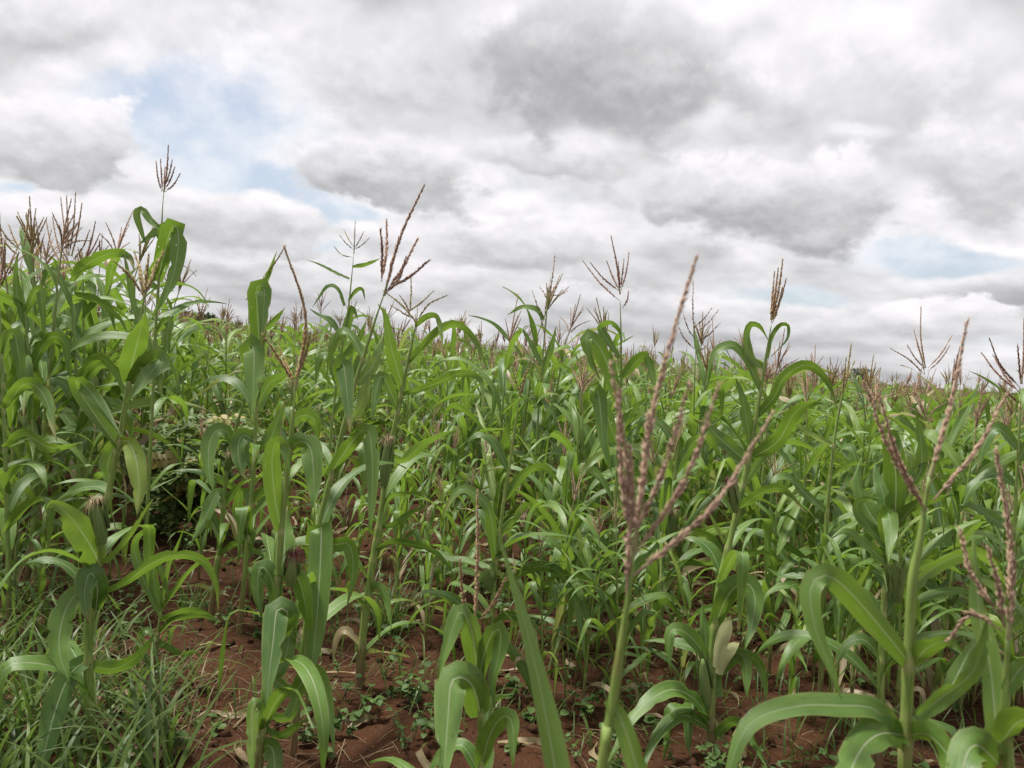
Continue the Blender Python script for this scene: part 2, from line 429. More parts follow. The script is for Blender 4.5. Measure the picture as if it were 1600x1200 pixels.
# ------------------------------------------------------------------ materials
def new_mat(name):
    m = bpy.data.materials.new(name); m.use_nodes = True; m.node_tree.nodes.clear()
    w = NT(m.node_tree); out = w.new('ShaderNodeOutputMaterial')
    at = w.new('ShaderNodeAttribute', attribute_name='att')
    r, g, b = w.sep(at.outputs['Color'])
    return m, w, out, (r, g, b, at.outputs['Alpha'])
def principled(w, col, rough, spec=0.5, normal=None):
    p = w.new('ShaderNodeBsdfPrincipled')
    w.put(p.inputs['Base Color'], (*col, 1.0) if isinstance(col, tuple) else col)
    w.put(p.inputs['Roughness'], rough); w.put(p.inputs['Specular IOR Level'], spec)
    if normal is not None: w.put(p.inputs['Normal'], normal)
    return p.outputs[0]
def with_translucency(w, surf, col, f):
    t = w.new('ShaderNodeBsdfTranslucent'); w.put(t.inputs[0], (*col, 1.0) if isinstance(col, tuple) else col)
    mx = w.new('ShaderNodeMixShader'); w.put(mx.inputs[0], f); w.link(surf, mx.inputs[1]); w.link(t.outputs[0], mx.inputs[2])
    return mx.outputs[0]
def bump(w, h, dist, strength=1.0):
    n = w.new('ShaderNodeBump'); n.inputs['Strength'].default_value = strength; n.inputs['Distance'].default_value = dist
    w.put(n.inputs['Height'], h); return n.outputs[0]

def mat_maize_leaf():
    m, w, out, (u, v, r, e) = new_mat('maize_leaf')
    d = w.m('ABSOLUTE', w.sub(u, 0.5))
    rib = w.mul(w.mul(w.sstep(d, 0.012, 0.040, 1.0, 0.0), w.lin(v, 0.0, 1.0, 1.0, 0.25)), w.lin(w.m('FRACT', w.mul(r, 13.7)), 0.0, 1.0, 0.65, 1.0))
    seed = w.mul(r, 57.0)
    var = w.noise(w.xyz(w.mul(u, 2.5), w.mul(v, 5.0), seed), 1.0, 3, 0.6)
    vein = w.noise(w.xyz(w.mul(u, 46.0), w.mul(v, 1.6), seed), 1.0, 3, 0.65)
    oi = w.new('ShaderNodeObjectInfo').outputs['Random']
    k = w.add(w.m('MULTIPLY_ADD', w.sub(oi, 0.5), 0.4, w.mul(r, 0.95)), w.mul(w.sub(var, 0.5), 0.9))
    c = w.mix(w.sstep(k, 0.0, 0.55), (0.044, 0.112, 0.015), (0.104, 0.200, 0.026))
    c = w.mix(w.sstep(k, 0.62, 1.05), c, (0.225, 0.31, 0.040))
    c = w.mix(w.sstep(vein, 0.35, 0.72, 0.0, 0.5), c, (0.150, 0.255, 0.048))
    # insect scars: pale dashes along the veins
    sc = w.noise(w.xyz(w.mul(u, 26.0), w.mul(v, 9.0), w.add(seed, 9.0)), 1.0, 1, 0.5)
    scm = w.mul(w.sstep(sc, 0.71, 0.755), w.sstep(w.noise(w.xyz(u, w.mul(v, 2.0), seed), 1.3, 1), 0.46, 0.62))
    c = w.mix(w.mul(scm, 0.8), c, (0.46, 0.48, 0.32))
    # yellowing and dry tips on a few leaves
    old = w.mul(w.sstep(w.add(v, w.mul(w.sub(var, 0.5), 0.5)), 0.80, 1.0), w.sstep(w.m('FRACT', w.mul(r, 7.3)), 0.62, 0.8))
    c = w.mix(w.mul(old, 0.85), c, (0.30, 0.22, 0.09))
    dry = w.sstep(e, 0.5, 0.9)
    c = w.mix(dry, c, w.mix(vein, (0.22, 0.15, 0.08), (0.42, 0.33, 0.19)))
    c = w.mix(w.mul(w.sstep(w.add(d, w.mul(w.sub(var, 0.5), 0.12)), 0.40, 0.50), 0.45), c, (0.22, 0.25, 0.07))
    c = w.mix(w.mul(rib, 0.95), c, (0.50, 0.55, 0.36))
    nb = bump(w, w.add(w.mul(vein, 0.5), w.mul(rib, 0.8)), 0.0018, 0.8)
    rough = w.lin(var, 0.3, 0.7, 0.38, 0.55)
    s = principled(w, c, rough, 0.62, nb)
    tcol = w.mix(0.55, c, (0.27, 0.44, 0.035)); 
    tcol = w.mix(w.mul(rib, 0.5), tcol, (0.3, 0.4, 0.12))
    s = with_translucency(w, s, tcol, 0.38)
    # chewed holes
    hn = w.noise(w.xyz(w.mul(u, 7.0), w.mul(v, 17.0), w.add(seed, 3.0)), 1.0, 2, 0.55)
    hole = w.mul(w.m('GREATER_THAN', hn, 0.735), w.m('GREATER_THAN', d, 0.05))
    tr = w.new('ShaderNodeBsdfTransparent'); mx = w.new('ShaderNodeMixShader')
    w.put(mx.inputs[0], hole); w.link(s, mx.inputs[1]); w.link(tr.outputs[0], mx.inputs[2])
    w.link(mx.outputs[0], out.inputs[0])
    return m
def mat_stalk():
    m, w, out, (u, v, r, e) = new_mat('maize_stalk')
    px_, py_, pz_ = w.sep(w.new('ShaderNodeNewGeometry').outputs['Position'])
    n = w.noise(w.xyz(w.mul(px_, 220.0), w.mul(py_, 220.0), w.mul(pz_, 9.0)), 1.0, 3, 0.6)
    c = w.mix(w.sstep(n, .25, .75), (0.10, 0.17, 0.030), (0.25, 0.34, 0.085))
    c = w.mix(w.mul(u, 0.75), c, (0.34, 0.33, 0.14))
    blot = w.noise(w.xyz(w.mul(px_, 40.0), w.mul(py_, 40.0), w.mul(pz_, 12.0)), 1.0, 3)
    c = w.mix(w.sstep(blot, 0.58, 0.75, 0.0, 0.45), c, (0.20, 0.13, 0.06))
    foot = w.sstep(w.add(e, w.mul(w.sub(n, 0.5), 0.25)), 0.06, 0.34, 1.0, 0.0)
    c = w.mix(w.mul(foot, 0.9), c, w.mix(n, (0.10, 0.045, 0.03), (0.20, 0.12, 0.065)))
    s = principled(w, c, 0.45, 0.4, bump(w, n, 0.0015, 0.4))
    w.link(s, out.inputs[0]); return m
def mat_tassel():
    m, w, out, (u, v, r, e) = new_mat('maize_tassel')
    ramp = w.new('ShaderNodeValToRGB'); w.put(ramp.inputs[0], r)
    cr = ramp.color_ramp; cr.elements[0].position = 0.0; cr.elements[0].color = (0.30, 0.32, 0.15, 1)
    cr.elements[1].position = 1.0; cr.elements[1].color = (0.21, 0.13, 0.115, 1)
    for p, col in ((0.2, (0.42, 0.34, 0.15, 1)), (0.45, (0.34, 0.21, 0.10, 1)), (0.65, (0.50, 0.345, 0.265, 1)), (0.85, (0.27, 0.14, 0.11, 1))):
        k = cr.elements.new(p); k.color = col
    c = w.mix(w.sstep(e, 0.35, 1.0, 0.0, 0.65), ramp.outputs[0], (0.50, 0.37, 0.24))
    c = w.mix(w.sstep(e, 0.3, 0.0, 0.0, 0.5), c, (0.21, 0.13, 0.11))
    s = principled(w, c, 0.65, 0.2)
    w.link(with_translucency(w, s, c, 0.25), out.inputs[0]); return m
def mat_husk():
    m, w, out, (u, v, r, e) = new_mat('maize_husk')
    n = w.noise(w.xyz(w.mul(u, 22.0), w.mul(v, 1.5), w.mul(r, 30.0)), 1.0, 2)
    c = w.mix(n, (0.10, 0.18, 0.045), (0.24, 0.31, 0.11))
    c = w.mix(w.sstep(e, 0.6, 1.0), c, w.mix(n, (0.34, 0.38, 0.16), (0.52, 0.52, 0.28)))
    s = principled(w, c, 0.5, 0.35, bump(w, n, 0.0015, 0.5))
    w.link(with_translucency(w, s, c, 0.2), out.inputs[0]); return m
def simple_mat(name, c1, c2, rough=0.6, trans=0.0, spec=0.3, tcol=None, scale=(1, 1)):
    m, w, out, (u, v, r, e) = new_mat(name)
    n = w.noise(w.xyz(w.mul(u, scale[0]), w.mul(v, scale[1]), w.mul(r, 40.0)), 1.0, 2)
    c = w.mix(w.m('ADD', w.mul(r, 0.7), w.mul(w.sub(n, 0.35), 0.8), clamp=True), c1, c2)
    s = principled(w, c, rough, spec)
    if trans: s = with_translucency(w, s, w.mix(0.5, c, tcol) if tcol else c, trans)
    w.link(s, out.inputs[0]); return m
def mat_soil():
    m = bpy.data.materials.new('red_soil'); m.use_nodes = True; m.node_tree.nodes.clear()
    w = NT(m.node_tree); out = w.new('ShaderNodeOutputMaterial')
    p = w.new('ShaderNodeNewGeometry').outputs['Position']
    a = w.noise(p, 1.1, 4, 0.6); b = w.noise(p, 9.0, 5, 0.65); g = w.noise(p, 70.0, 3, 0.7)
    c = w.mix(a, (0.040, 0.0165, 0.0082), (0.072, 0.031, 0.0148))
    c = w.mix(w.sstep(b, 0.35, 0.75, 0.0, 0.6), c, (0.025, 0.0115, 0.007))
    c = w.mix(w.sstep(g, 0.58, 0.72, 0.0, 0.55), c, (0.105, 0.055, 0.030))
    c = w.mix(w.sstep(w.noise(p, 160.0, 1, 0.5), 0.70, 0.76, 0.0, 0.6), c, (0.30, 0.21, 0.13))
    h = w.add(w.add(w.mul(b, 0.6), w.mul(g, 0.35)), w.mul(w.noise(p, 24.0, 4, 0.6), 0.5))
    w.link(principled(w, c, 0.95, 0.1, bump(w, h, 0.03, 0.9)), out.inputs[0]); return m

LEAF = mat_maize_leaf(); STALK = mat_stalk(); TASSEL = mat_tassel(); HUSK = mat_husk()
SILK_PURPLE = simple_mat('silk_purple', (0.10, 0.025, 0.03), (0.26, 0.09, 0.08), 0.5)
SILK_TAN = simple_mat('silk_tan', (0.34, 0.25, 0.13), (0.50, 0.42, 0.26), 0.5)
SOIL = mat_soil()
CLOD = simple_mat('soil_clod', (0.030, 0.0135, 0.008), (0.068, 0.032, 0.018), 0.95, spec=0.1, scale=(3, 3))
STRAW = simple_mat('dry_straw', (0.09, 0.058, 0.03), (0.27, 0.20, 0.11), 0.7, scale=(3, 8))
GRASS = simple_mat('grass_blade', (0.05, 0.10, 0.022), (0.15, 0.21, 0.05), 0.45, 0.4, 0.4, (0.18, 0.30, 0.04), scale=(2, 3))
WEED = simple_mat('weed_leaf', (0.04, 0.09, 0.02), (0.12, 0.19, 0.05), 0.55, 0.35, 0.3, (0.16, 0.26, 0.04), scale=(3, 3))
YELLOWLEAF = simple_mat('yellowed_leaf', (0.33, 0.27, 0.09), (0.42, 0.36, 0.17), 0.55, 0.35, 0.3, (0.45, 0.36, 0.08), scale=(3, 3))
BUSHLEAF = simple_mat('bush_leaf', (0.085, 0.15, 0.04), (0.21, 0.27, 0.10), 0.55, 0.35, 0.3, (0.2, 0.3, 0.05), scale=(3, 3))
STEM = simple_mat('weed_stem', (0.10, 0.10, 0.04), (0.18, 0.16, 0.07), 0.6)
BARK = simple_mat('tree_bark', (0.07, 0.05, 0.035), (0.14, 0.10, 0.07), 0.9, scale=(6, 3))
TREELEAF = simple_mat('tree_foliage', (0.022, 0.045, 0.016), (0.07, 0.10, 0.035), 0.6, 0.25, 0.2, (0.08, 0.14, 0.03))

# ------------------------------------------------------------------ ground: one sheet out to the horizon
def build_ground():
    def axis(lim, step, near, n):
        core = np.arange(-near, near + 1e-6, step)
        far = near + (np.geomspace(1, 1 + (lim - near) / 0.6, n) - 1)[1:] * 0.6
        return np.concatenate((-far[::-1], core, far))
    xs = axis(4000, 0.035, 3.6, 50); ys0 = axis(4000, 0.035, 3.8, 50) + 5.2
    X, Y = np.meshgrid(xs, ys0, indexing='xy'); Z = gz(X, Y)
    ny, nx = X.shape
    g = Geo(); i = np.arange(ny - 1)[:, None] * nx; j = np.arange(nx - 1)[None, :]
    g.add(np.stack([X, Y, Z], -1), np.stack([i + j, i + j + 1, i + nx + j + 1, i + nx + j], -1))
    tag(link('ground', g.mesh('ground', [SOIL])), kind='structure')
    # clods of earth
    g = Geo(); rs = np.random.default_rng(5)
    for k in range(6000):
        y = 1.8 + 6.5 * rs.random() ** 1.5; x = rs.uniform(-0.8, 0.8) * y
        s = 0.0035 + 0.028 * rs.random() ** 7
        v = OCT[:, :3].copy(); v[:, 2] = v[:, 2] * 2 - 0.85
        v = v * s * rs.uniform(0.6, 1.3, (6, 3)); v = v @ rotax(unit(rs.normal(size=3)), rs.uniform(0, 6)).T
        a = np.zeros((6, 4)); a[:, 2] = rs.random(); a[:, :2] = rs.random((6, 2))
        g.add(v + (x, y, gzs(x, y) + s * 0.25), None, OCTT, a)
    tag(link('soil_clods', g.mesh('soil_clods', [CLOD])), 'crumbly red soil clods scattered between the maize rows', 'soil', kind='stuff')
build_ground()

# ------------------------------------------------------------------ maize plants traced from the photograph
VIEW_Y = FW
def hero_leaf(pts, D, W, rs, dz=0.0, th=20, th2=None, rnd=0.5, n=22, fold=0.35, ruffle=0.10, bite=0.06, base=0.6, extra=0.0, peak=0.35):
    """a leaf through photo points (px, py[, depth offset]); W in metres, th = turn of the blade about its length (deg)"""
    k = len(pts); acc = np.concatenate(([0], np.cumsum([math.dist(pts[i][:2], pts[i + 1][:2]) for i in range(k - 1)]))); acc = acc / acc[-1]
    P = [PX(p[0], p[1], D + (p[2] if len(p) > 2 else dz * acc[i])) for i, p in enumerate(pts)]
    P, L = spline(P, n)
    T = unit(np.gradient(P, axis=0)); view = unit(P - CA)
    S = unit(np.cross(T, view)); B = np.cross(T, S)
    th2 = th if th2 is None else th2
    a = np.radians(np.linspace(th, th2, n + 1))
    S = S * np.cos(a)[:, None] + B * np.sin(a)[:, None]
    g = Geo(); blade(g, P, S, W * 0.84, rs, fold, ruffle, 5, rnd, bite, base=base, extra=extra, peak=peak)
    return g

def hero(label, D, stalk, r=(0.012, 0.007), leaves=(), tassel=None, ears=(), auto=(), seed=1, group=None, foot=None, rnd=None, name='maize_plant', lower=4):
    """one maize plant: stalk through photo points (bottom to top) at depth D, leaves, tassel and ears as parts"""
    rs = np.random.default_rng(seed)
    dep = lambda i: D + (stalk[i][2] if len(stalk[i]) > 2 else 0.0)
    P = [PX(s[0], s[1], dep(i)) for i, s in enumerate(stalk)]
    lean = unit(P[min(1, len(P) - 1)] - P[0])
    drop = P[0][2] - gzs(P[0][0], P[0][1])
    if drop > 0.03:
        f = P[0] - lean * drop * 0.9; f[2] = gzs(f[0], f[1]) - 0.02
        P = [f] + P
    elif drop < -0.06: print('WARN below ground', label, round(drop, 2), 'D', D)
    base = P[0].copy()
    root = link(name, None, loc=base); root.empty_display_size = 0.05
    tag(root, label, 'maize plant', group or 'maize plants in the foreground')
    pr = rs.random() if rnd is None else rnd
    g = Geo(); ln = 0
    zs = np.array([p[2] for p in P])
    Pq, _ = spline(P, 120)
    nodes = [float(np.argmin(np.linalg.norm(Pq - PX(l_[0][0][0], l_[0][0][1], (l_[2].get('D', D) if len(l_) > 2 else D)), axis=1))) / 120 for l_ in leaves]
    nodes = [n_ for n_ in nodes if 0.05 < n_ < 0.86] or [0.3, 0.6]
    Ps = stalk_geo(g, P, r[0], r[1], nodes, rs.random(), 10, rings=90)
    link('stalk', g.mesh('stalk', [STALK], origin=base), root)
    for lf in leaves:
        pts, W = lf[0], lf[1]; kw = dict(lf[2]) if len(lf) > 2 else {}
        kw.setdefault('rnd', float(np.clip(pr * 0.5 + rs.uniform(0, 0.5), 0, 0.99)))
        dd = kw.pop('D', D)
        o = link('leaf', hero_leaf(pts, dd, W, rs, **kw).mesh('leaf', [LEAF], origin=base), root)
        if kw.get('extra', 0) > 0.6: o['label'] = 'dry straw-coloured leaf'
    auto = list(auto)
    if D > 1.4 and lower:                                # lower leaves
        a0 = rs.uniform(0, 360)
        for i in range(lower): auto.append((rs.uniform(0.08, 0.50), a0 + i * 180 + rs.normal(0, 30), rs.uniform(.38, .62), rs.uniform(45, 75), rs.uniform(90, 160), rs.uniform(.045, .07)))
    for (t, az, L, e0, droop, W) in auto:                # leaves the photo only hints at, set by height and heading
        k = t * (len(Ps) - 1); b = Ps[int(k)] + (Ps[min(int(k) + 1, len(Ps) - 1)] - Ps[int(k)]) * (k % 1)
        Pl, S = leaf_path(b, math.radians(az), math.radians(e0), math.radians(droop), L, 18, rs, rs.choice([None, None, 0.5]))
        S = twist_sides(Pl, S, np.linspace(0, rs.normal(0, 0.6), 19))
        gl = Geo(); blade(gl, Pl, S, W, rs, 0.35, 0.09, 5, float(np.clip(pr * 0.5 + rs.uniform(0, 0.5), 0, 0.99)), 0.03)
        link('leaf', gl.mesh('leaf', [LEAF], origin=base), root)
    if tassel:
        tb, tips, trn = tassel[:3]; kw = tassel[3] if len(tassel) > 3 else {}
        th = kw.get('thick', 1.0); Dt = kw.get('D', D)
        g = Geo(); paths = []
        b0 = PX(tb[0], tb[1], Dt)
        for i, tip in enumerate(tips):
            q0 = np.array(tip[2:4] if len(tip) >= 4 else tb, float); q1 = np.array(tip[:2], float)
            bend = tip[4] if len(tip) > 4 else rs.uniform(-0.05, 0.05)
            dv = q1 - q0; mid = (q0 + q1) / 2 + np.array((-dv[1], dv[0])) * bend
            zz = 0.0 if i == 0 else rs.uniform(-0.5, 0.5) * np.linalg.norm(dv) / FPX * Dt
            paths.append([PX(*q0, Dt), PX(*mid, Dt + zz * 0.5), PX(*q1, Dt + zz)])
        tassel_geo(g, paths, rs, trn, kw.get('lod', 0), thick=th)
        link('tassel', g.mesh('tassel', [TASSEL], origin=base), root)
    for (ex, ey, tx, ty, R, silk) in ears:
        b = PX(ex, ey, D - 0.02); a = PX(tx, ty, D - 0.05) - b; L = np.linalg.norm(a)
        g, tip = ear_geo(b, a, L, R, rs)
        eo = link('ear', g.mesh('ear', [HUSK], origin=base), root)
        if silk:
            link('silk', silk_geo(tip, a, rs, L=0.055).mesh('silk', [silk], origin=base), eo)
    return root

lf = dict
# 1 nearest tassel, right of centre, out of focus
hero('closest plant right of centre, its big out-of-focus pinkish brown tassel filling the view', 0.72,
     [(930, 1290), (944, 1180), (962, 1070), (985, 905), (990, 860)], (0.0075, 0.0046),
     [([(952, 1092), (968, 1120), (985, 1165), (1012, 1260), (1025, 1330)], 0.024, lf(th=15, dz=-0.04, rnd=.55)),
      ([(905, 1420), (872, 1230), (845, 1080), (812, 940), (783, 838)], 0.042, lf(th=30, th2=58, dz=0.10, rnd=.45, D=0.78, base=.9, fold=.5, ruffle=.02))],
     tassel=((990, 868), [(1087, 405, 990, 868, -0.035), (955, 572, 979, 938, .04), (968, 610, 985, 840, -.03), (1012, 650, 990, 850, .02), (1075, 605, 996, 830, .03),
                          (1122, 606, 990, 870, .06), (1205, 650, 983, 905, .07), (985, 700, 985, 850, .02)], 0.66, {'thick': 0.82}), seed=1, rnd=.5)
# 2 near right plant with spreading tassel
hero('near right plant with pale green stalk and pinkish tassel of four thick spread branches', 1.0,
     [(1408, 1330), (1414, 1180), (1424, 930), (1436, 850), (1452, 745)], (0.0105, 0.0056),
     [([(1424, 1040), (1372, 975), (1318, 915), (1285, 898), (1266, 920), (1272, 975), (1296, 1040), (1315, 1095)], 0.040, lf(th=25, th2=-10, dz=-.10, rnd=.5)),
      ([(1424, 918), (1462, 885), (1505, 866), (1540, 872), (1575, 920)], 0.030, lf(th=40, dz=.08, rnd=.75)),
      ([(1426, 1040), (1450, 1012), (1482, 1003), (1510, 1022)], 0.032, lf(th=35, dz=-.05, rnd=.35)),
      ([(1412, 1165), (1370, 1110), (1310, 1102), (1240, 1104), (1172, 1130), (1140, 1200), (1128, 1270)], 0.040, lf(th=40, th2=15, dz=-.12, rnd=.3)),
      ([(1416, 1150), (1380, 1145), (1350, 1165), (1325, 1215), (1310, 1280)], 0.055, lf(th=20, dz=-.18, rnd=.35)),
      ([(1420, 1150), (1450, 1148), (1485, 1185), (1520, 1260)], 0.045, lf(th=35, dz=-.15, rnd=.45)),
      ([(1428, 1120), (1480, 1080), (1520, 1010), (1560, 990)], 0.03, lf(th=30, dz=.1, rnd=.5))],
     tassel=((1452, 748), [(1511, 503, 1453, 745, .02), (1376, 622, 1448, 800, -.05), (1352, 600, 1440, 790, -.04), (1574, 614, 1458, 782, .05)], 0.64, {'thick': 0.9}), seed=2, rnd=.45)
# 3 right edge
hero('plant at the right edge with thick blades and a drooping rosy tassel branch', 0.92,
     [(1575, 1330), (1574, 1180), (1570, 1100), (1575, 1000)], (0.012, 0.006),
     [([(1558, 1170), (1548, 1050), (1530, 960), (1524, 880), (1522, 830)], 0.034, lf(th=20, th2=50, dz=.1, rnd=.7, base=.9)),
      ([(1562, 1195), (1530, 1165), (1512, 1175), (1500, 1230), (1498, 1300)], 0.05, lf(th=10, dz=-.1, rnd=.55)),
      ([(1565, 1160), (1590, 1130), (1630, 1120), (1680, 1160)], 0.045, lf(th=40, dz=-.1, rnd=.4)),
      ([(1570, 1080), (1600, 1040), (1640, 1030)], 0.03, lf(th=30, rnd=.5)),
      ([(1575, 985), (1600, 965), (1570, 930), (1530, 902), (1518, 888)], 0.022, lf(th=40, rnd=.4)),
      ([(1435, 1120), (1470, 1090), (1515, 1055), (1535, 1010), (1545, 960)], 0.030, lf(th=35, rnd=.6))],
     tassel=((1574, 1010), [(1557, 705, 1576, 1000, .04), (1482, 1000, 1566, 985, .38), (1500, 828, 1560, 960, -.08), (1545, 860, 1568, 980, .03), (1585, 880, 1578, 990, .0)], 0.62, {'thick': .95}), seed=3, rnd=.6)
# 4 left of centre, striped leaf, golden tassel
hero('plant on bare soil left of centre with hanging leaves, purple silk and golden brown tassel', 2.45,
     [(402, 1215), (410, 1130), (428, 960), (440, 825), (453, 700), (461, 610)], (0.015, 0.006),
     [([(440, 830), (430, 780), (425, 720), (432, 690), (446, 700), (452, 745)], 0.075, lf(th=25, dz=-.1, rnd=.75)),
      ([(443, 900), (444, 860), (446, 815), (450, 790)], 0.085, lf(th=10, dz=.12, rnd=.4, base=.9)),
      ([(436, 1000), (450, 960), (433, 952), (427, 1000), (421, 1050), (415, 1110)], 0.095, lf(th=10, dz=-.22, rnd=.28, ruffle=.04)),
      ([(434, 950), (424, 905), (408, 885), (402, 915), (408, 968)], 0.075, lf(th=25, dz=-.05, rnd=.3)),
      ([(440, 905), (458, 897), (470, 915), (480, 960), (486, 1000)], 0.07, lf(th=25, dz=.05, rnd=.3)),
      ([(425, 1060), (460, 1080), (480, 1050), (500, 1055), (513, 1105), (522, 1180)], 0.062, lf(th=15, dz=-.15, rnd=.32)),
      ([(415, 1150), (402, 1100), (394, 1110), (394, 1160), (392, 1230)], 0.06, lf(th=30, dz=-.15, rnd=.85, bite=.3)),
      ([(420, 1120), (450, 1120), (470, 1080), (488, 1045)], 0.05, lf(th=30, dz=.1, rnd=.2)),
      ([(430, 1060), (448, 1020), (452, 980), (450, 960)], 0.06, lf(th=20, dz=.1, rnd=.15)),
      ([(412, 1140), (440, 1150), (475, 1125), (485, 1120)], 0.04, lf(th=40, rnd=.1)),
      ([(408, 1170), (420, 1165), (428, 1180), (430, 1240)], 0.07, lf(th=10, dz=-.1, rnd=.35)),
      ([(452, 705), (468, 690), (485, 700), (490, 745), (490, 795)], 0.085, lf(th=15, dz=-.1, rnd=.3)),
      ([(455, 665), (470, 650), (490, 655), (498, 690)], 0.06, lf(th=25, dz=.05, rnd=.75))],
     tassel=((461, 610), [(444, 385, 461, 610, .11), (411, 524, 458, 598, .02), (485, 522, 461, 592, .05), (437, 545, 459, 600, .02), (470, 560, 461, 600, 0)], 0.40, {'thick': 1.35}),
     ears=[(453, 915, 458, 868, 0.020, SILK_PURPLE)], seed=4, rnd=.3)
# 5 leaning plant with the big rectangular hanging leaf and tallest dark tassel
hero('leaning plant with one broad blade hanging straight down and a tall dark tassel', 2.75,
     [(462, 1130), (476, 1000), (490, 880), (498, 820), (518, 742), (538, 662), (556, 596), (583, 510), (600, 460)], (0.013, 0.005),
     [([(494, 850), (499, 822), (502, 830), (499, 905), (493, 990), (478, 1098)], 0.098, lf(th=5, dz=-.25, rnd=.33, ruffle=.03, base=.95, fold=.12)),
      ([(514, 745), (535, 712), (560, 678), (575, 672), (581, 705), (582, 770), (577, 840)], 0.070, lf(th=12, dz=-.2, rnd=.42, ruffle=.03)),
      ([(545, 630), (533, 575), (537, 570), (545, 640), (548, 680)], 0.075, lf(th=10, dz=-.15, rnd=.12, ruffle=.04)),
      ([(556, 600), (580, 575), (595, 540), (600, 520)], 0.055, lf(th=15, dz=.1, rnd=.7)),
      ([(568, 560), (548, 525), (530, 520), (515, 560), (510, 590)], 0.045, lf(th=35, dz=.1, rnd=.4)),
      ([(540, 660), (560, 640), (572, 600), (578, 545)], 0.05, lf(th=20, dz=.1, rnd=.75)),
      ([(497, 825), (520, 850), (545, 850), (552, 890), (542, 946)], 0.065, lf(th=20, dz=-.05, rnd=.65)),
      ([(520, 735), (500, 700), (470, 690), (448, 720)], 0.05, lf(th=35, dz=.2, rnd=.3))],
     tassel=((600, 462), [(662, 291, 600, 462, -.04), (604, 344, 596, 440, .04), (595, 360, 596, 435, .02), (652, 374, 604, 455, .03), (670, 407, 608, 450, .05), (634, 403, 602, 460, .1)], 0.78, {'thick': 1.5}),
     seed=5, rnd=.35)
# 6 thick stalk plant behind it
hero('tall plant with thick pale stalk, reddish foot and arching blades, drooping pale tassel', 3.3,
     [(562, 1060), (567, 992), (579, 900), (592, 821), (608, 712), (625, 625), (646, 525), (651, 503)], (0.018, 0.006),
     [([(630, 607), (612, 545), (602, 495), (590, 476)], 0.075, lf(th=10, th2=40, dz=-.15, rnd=.55)),
      ([(638, 570), (665, 535), (692, 513), (715, 507), (740, 528), (764, 580)], 0.05, lf(th=40, th2=20, dz=-.1, rnd=.45)),
      ([(650, 510), (665, 497), (680, 494), (688, 510), (693, 542)], 0.04, lf(th=35, dz=-.1, rnd=.7)),
      ([(628, 618), (680, 600), (717, 584), (750, 592), (757, 645)], 0.05, lf(th=45, th2=20, dz=-.2, rnd=.4)),
      ([(608, 712), (630, 720), (660, 695), (690, 680), (715, 671)], 0.065, lf(th=40, dz=.15, rnd=.3)),
      ([(592, 825), (615, 820), (645, 800), (674, 782)], 0.045, lf(th=40, dz=.1, rnd=.15)),
      ([(592, 845), (600, 800), (612, 775), (650, 770), (676, 774)], 0.04, lf(th=45, dz=.1, rnd=.35)),
      ([(580, 870), (606, 850), (640, 850), (680, 862), (712, 900)], 0.05, lf(th=50, th2=30, dz=-.1, rnd=.2)),
      ([(575, 930), (590, 915), (605, 940), (612, 985)], 0.045, lf(th=25, dz=-.1, rnd=.3)),
      ([(622, 640), (600, 590), (590, 600), (580, 660)], 0.06, lf(th=20, dz=-.1, rnd=.2)),
      ([(566, 1010), (540, 985), (525, 1000), (520, 1040)], 0.045, lf(th=30, rnd=.9, extra=.9))],
     tassel=((650, 503), [(600, 455, 650, 503, .05), (677, 455, 632, 490, .04), (697, 462, 652, 500, -.12), (642, 430, 640, 490, .02), (612, 478, 645, 498, 0), (625, 462, 640, 490, .05)], 0.10, {'thick': 1.1}),
     ears=[(600, 760, 606, 688, 0.024, SILK_TAN)], seed=6, rnd=.25)
# 7 bottom-centre short plant
hero('short plant at the bottom centre with broad folded leaves and two bare tassel spikes', 1.75,
     [(752, 1330), (752, 1200), (750, 1100), (742, 1000)], (0.011, 0.005),
     [([(752, 1120), (740, 1075), (722, 1058), (705, 1066), (700, 1120), (694, 1200), (690, 1240)], 0.088, lf(th=8, dz=-.2, rnd=.45, ruffle=.03, base=.8)),
      ([(748, 1070), (738, 990), (722, 955), (712, 968), (696, 1020), (684, 1065)], 0.06, lf(th=20, dz=-.12, rnd=.6)),
      ([(748, 1060), (730, 1000), (728, 985), (735, 1020), (738, 1062)], 0.04, lf(th=20, dz=.1, rnd=.85)),
      ([(746, 1090), (752, 1040), (768, 992), (782, 985), (780, 1020), (770, 1065), (775, 1110)], 0.052, lf(th=20, dz=-.05, rnd=.42)),
      ([(752, 1200), (765, 1150), (785, 1120), (800, 1130), (803, 1200)], 0.06, lf(th=25, dz=-.1, rnd=.5)),
      ([(750, 1210), (722, 1165), (690, 1180), (660, 1215)], 0.05, lf(th=40, dz=.05, rnd=.3)),
      ([(752, 1230), (760, 1160), (765, 1100), (800, 1085)], 0.05, lf(th=30, dz=.15, rnd=.2))],
     tassel=((742, 1000), [(746, 768, 742, 975, .01), (719, 876, 742, 1000, -.05), (790, 905, 745, 975, .05)], 0.50, {'thick': 1.1}), seed=7, rnd=.55)
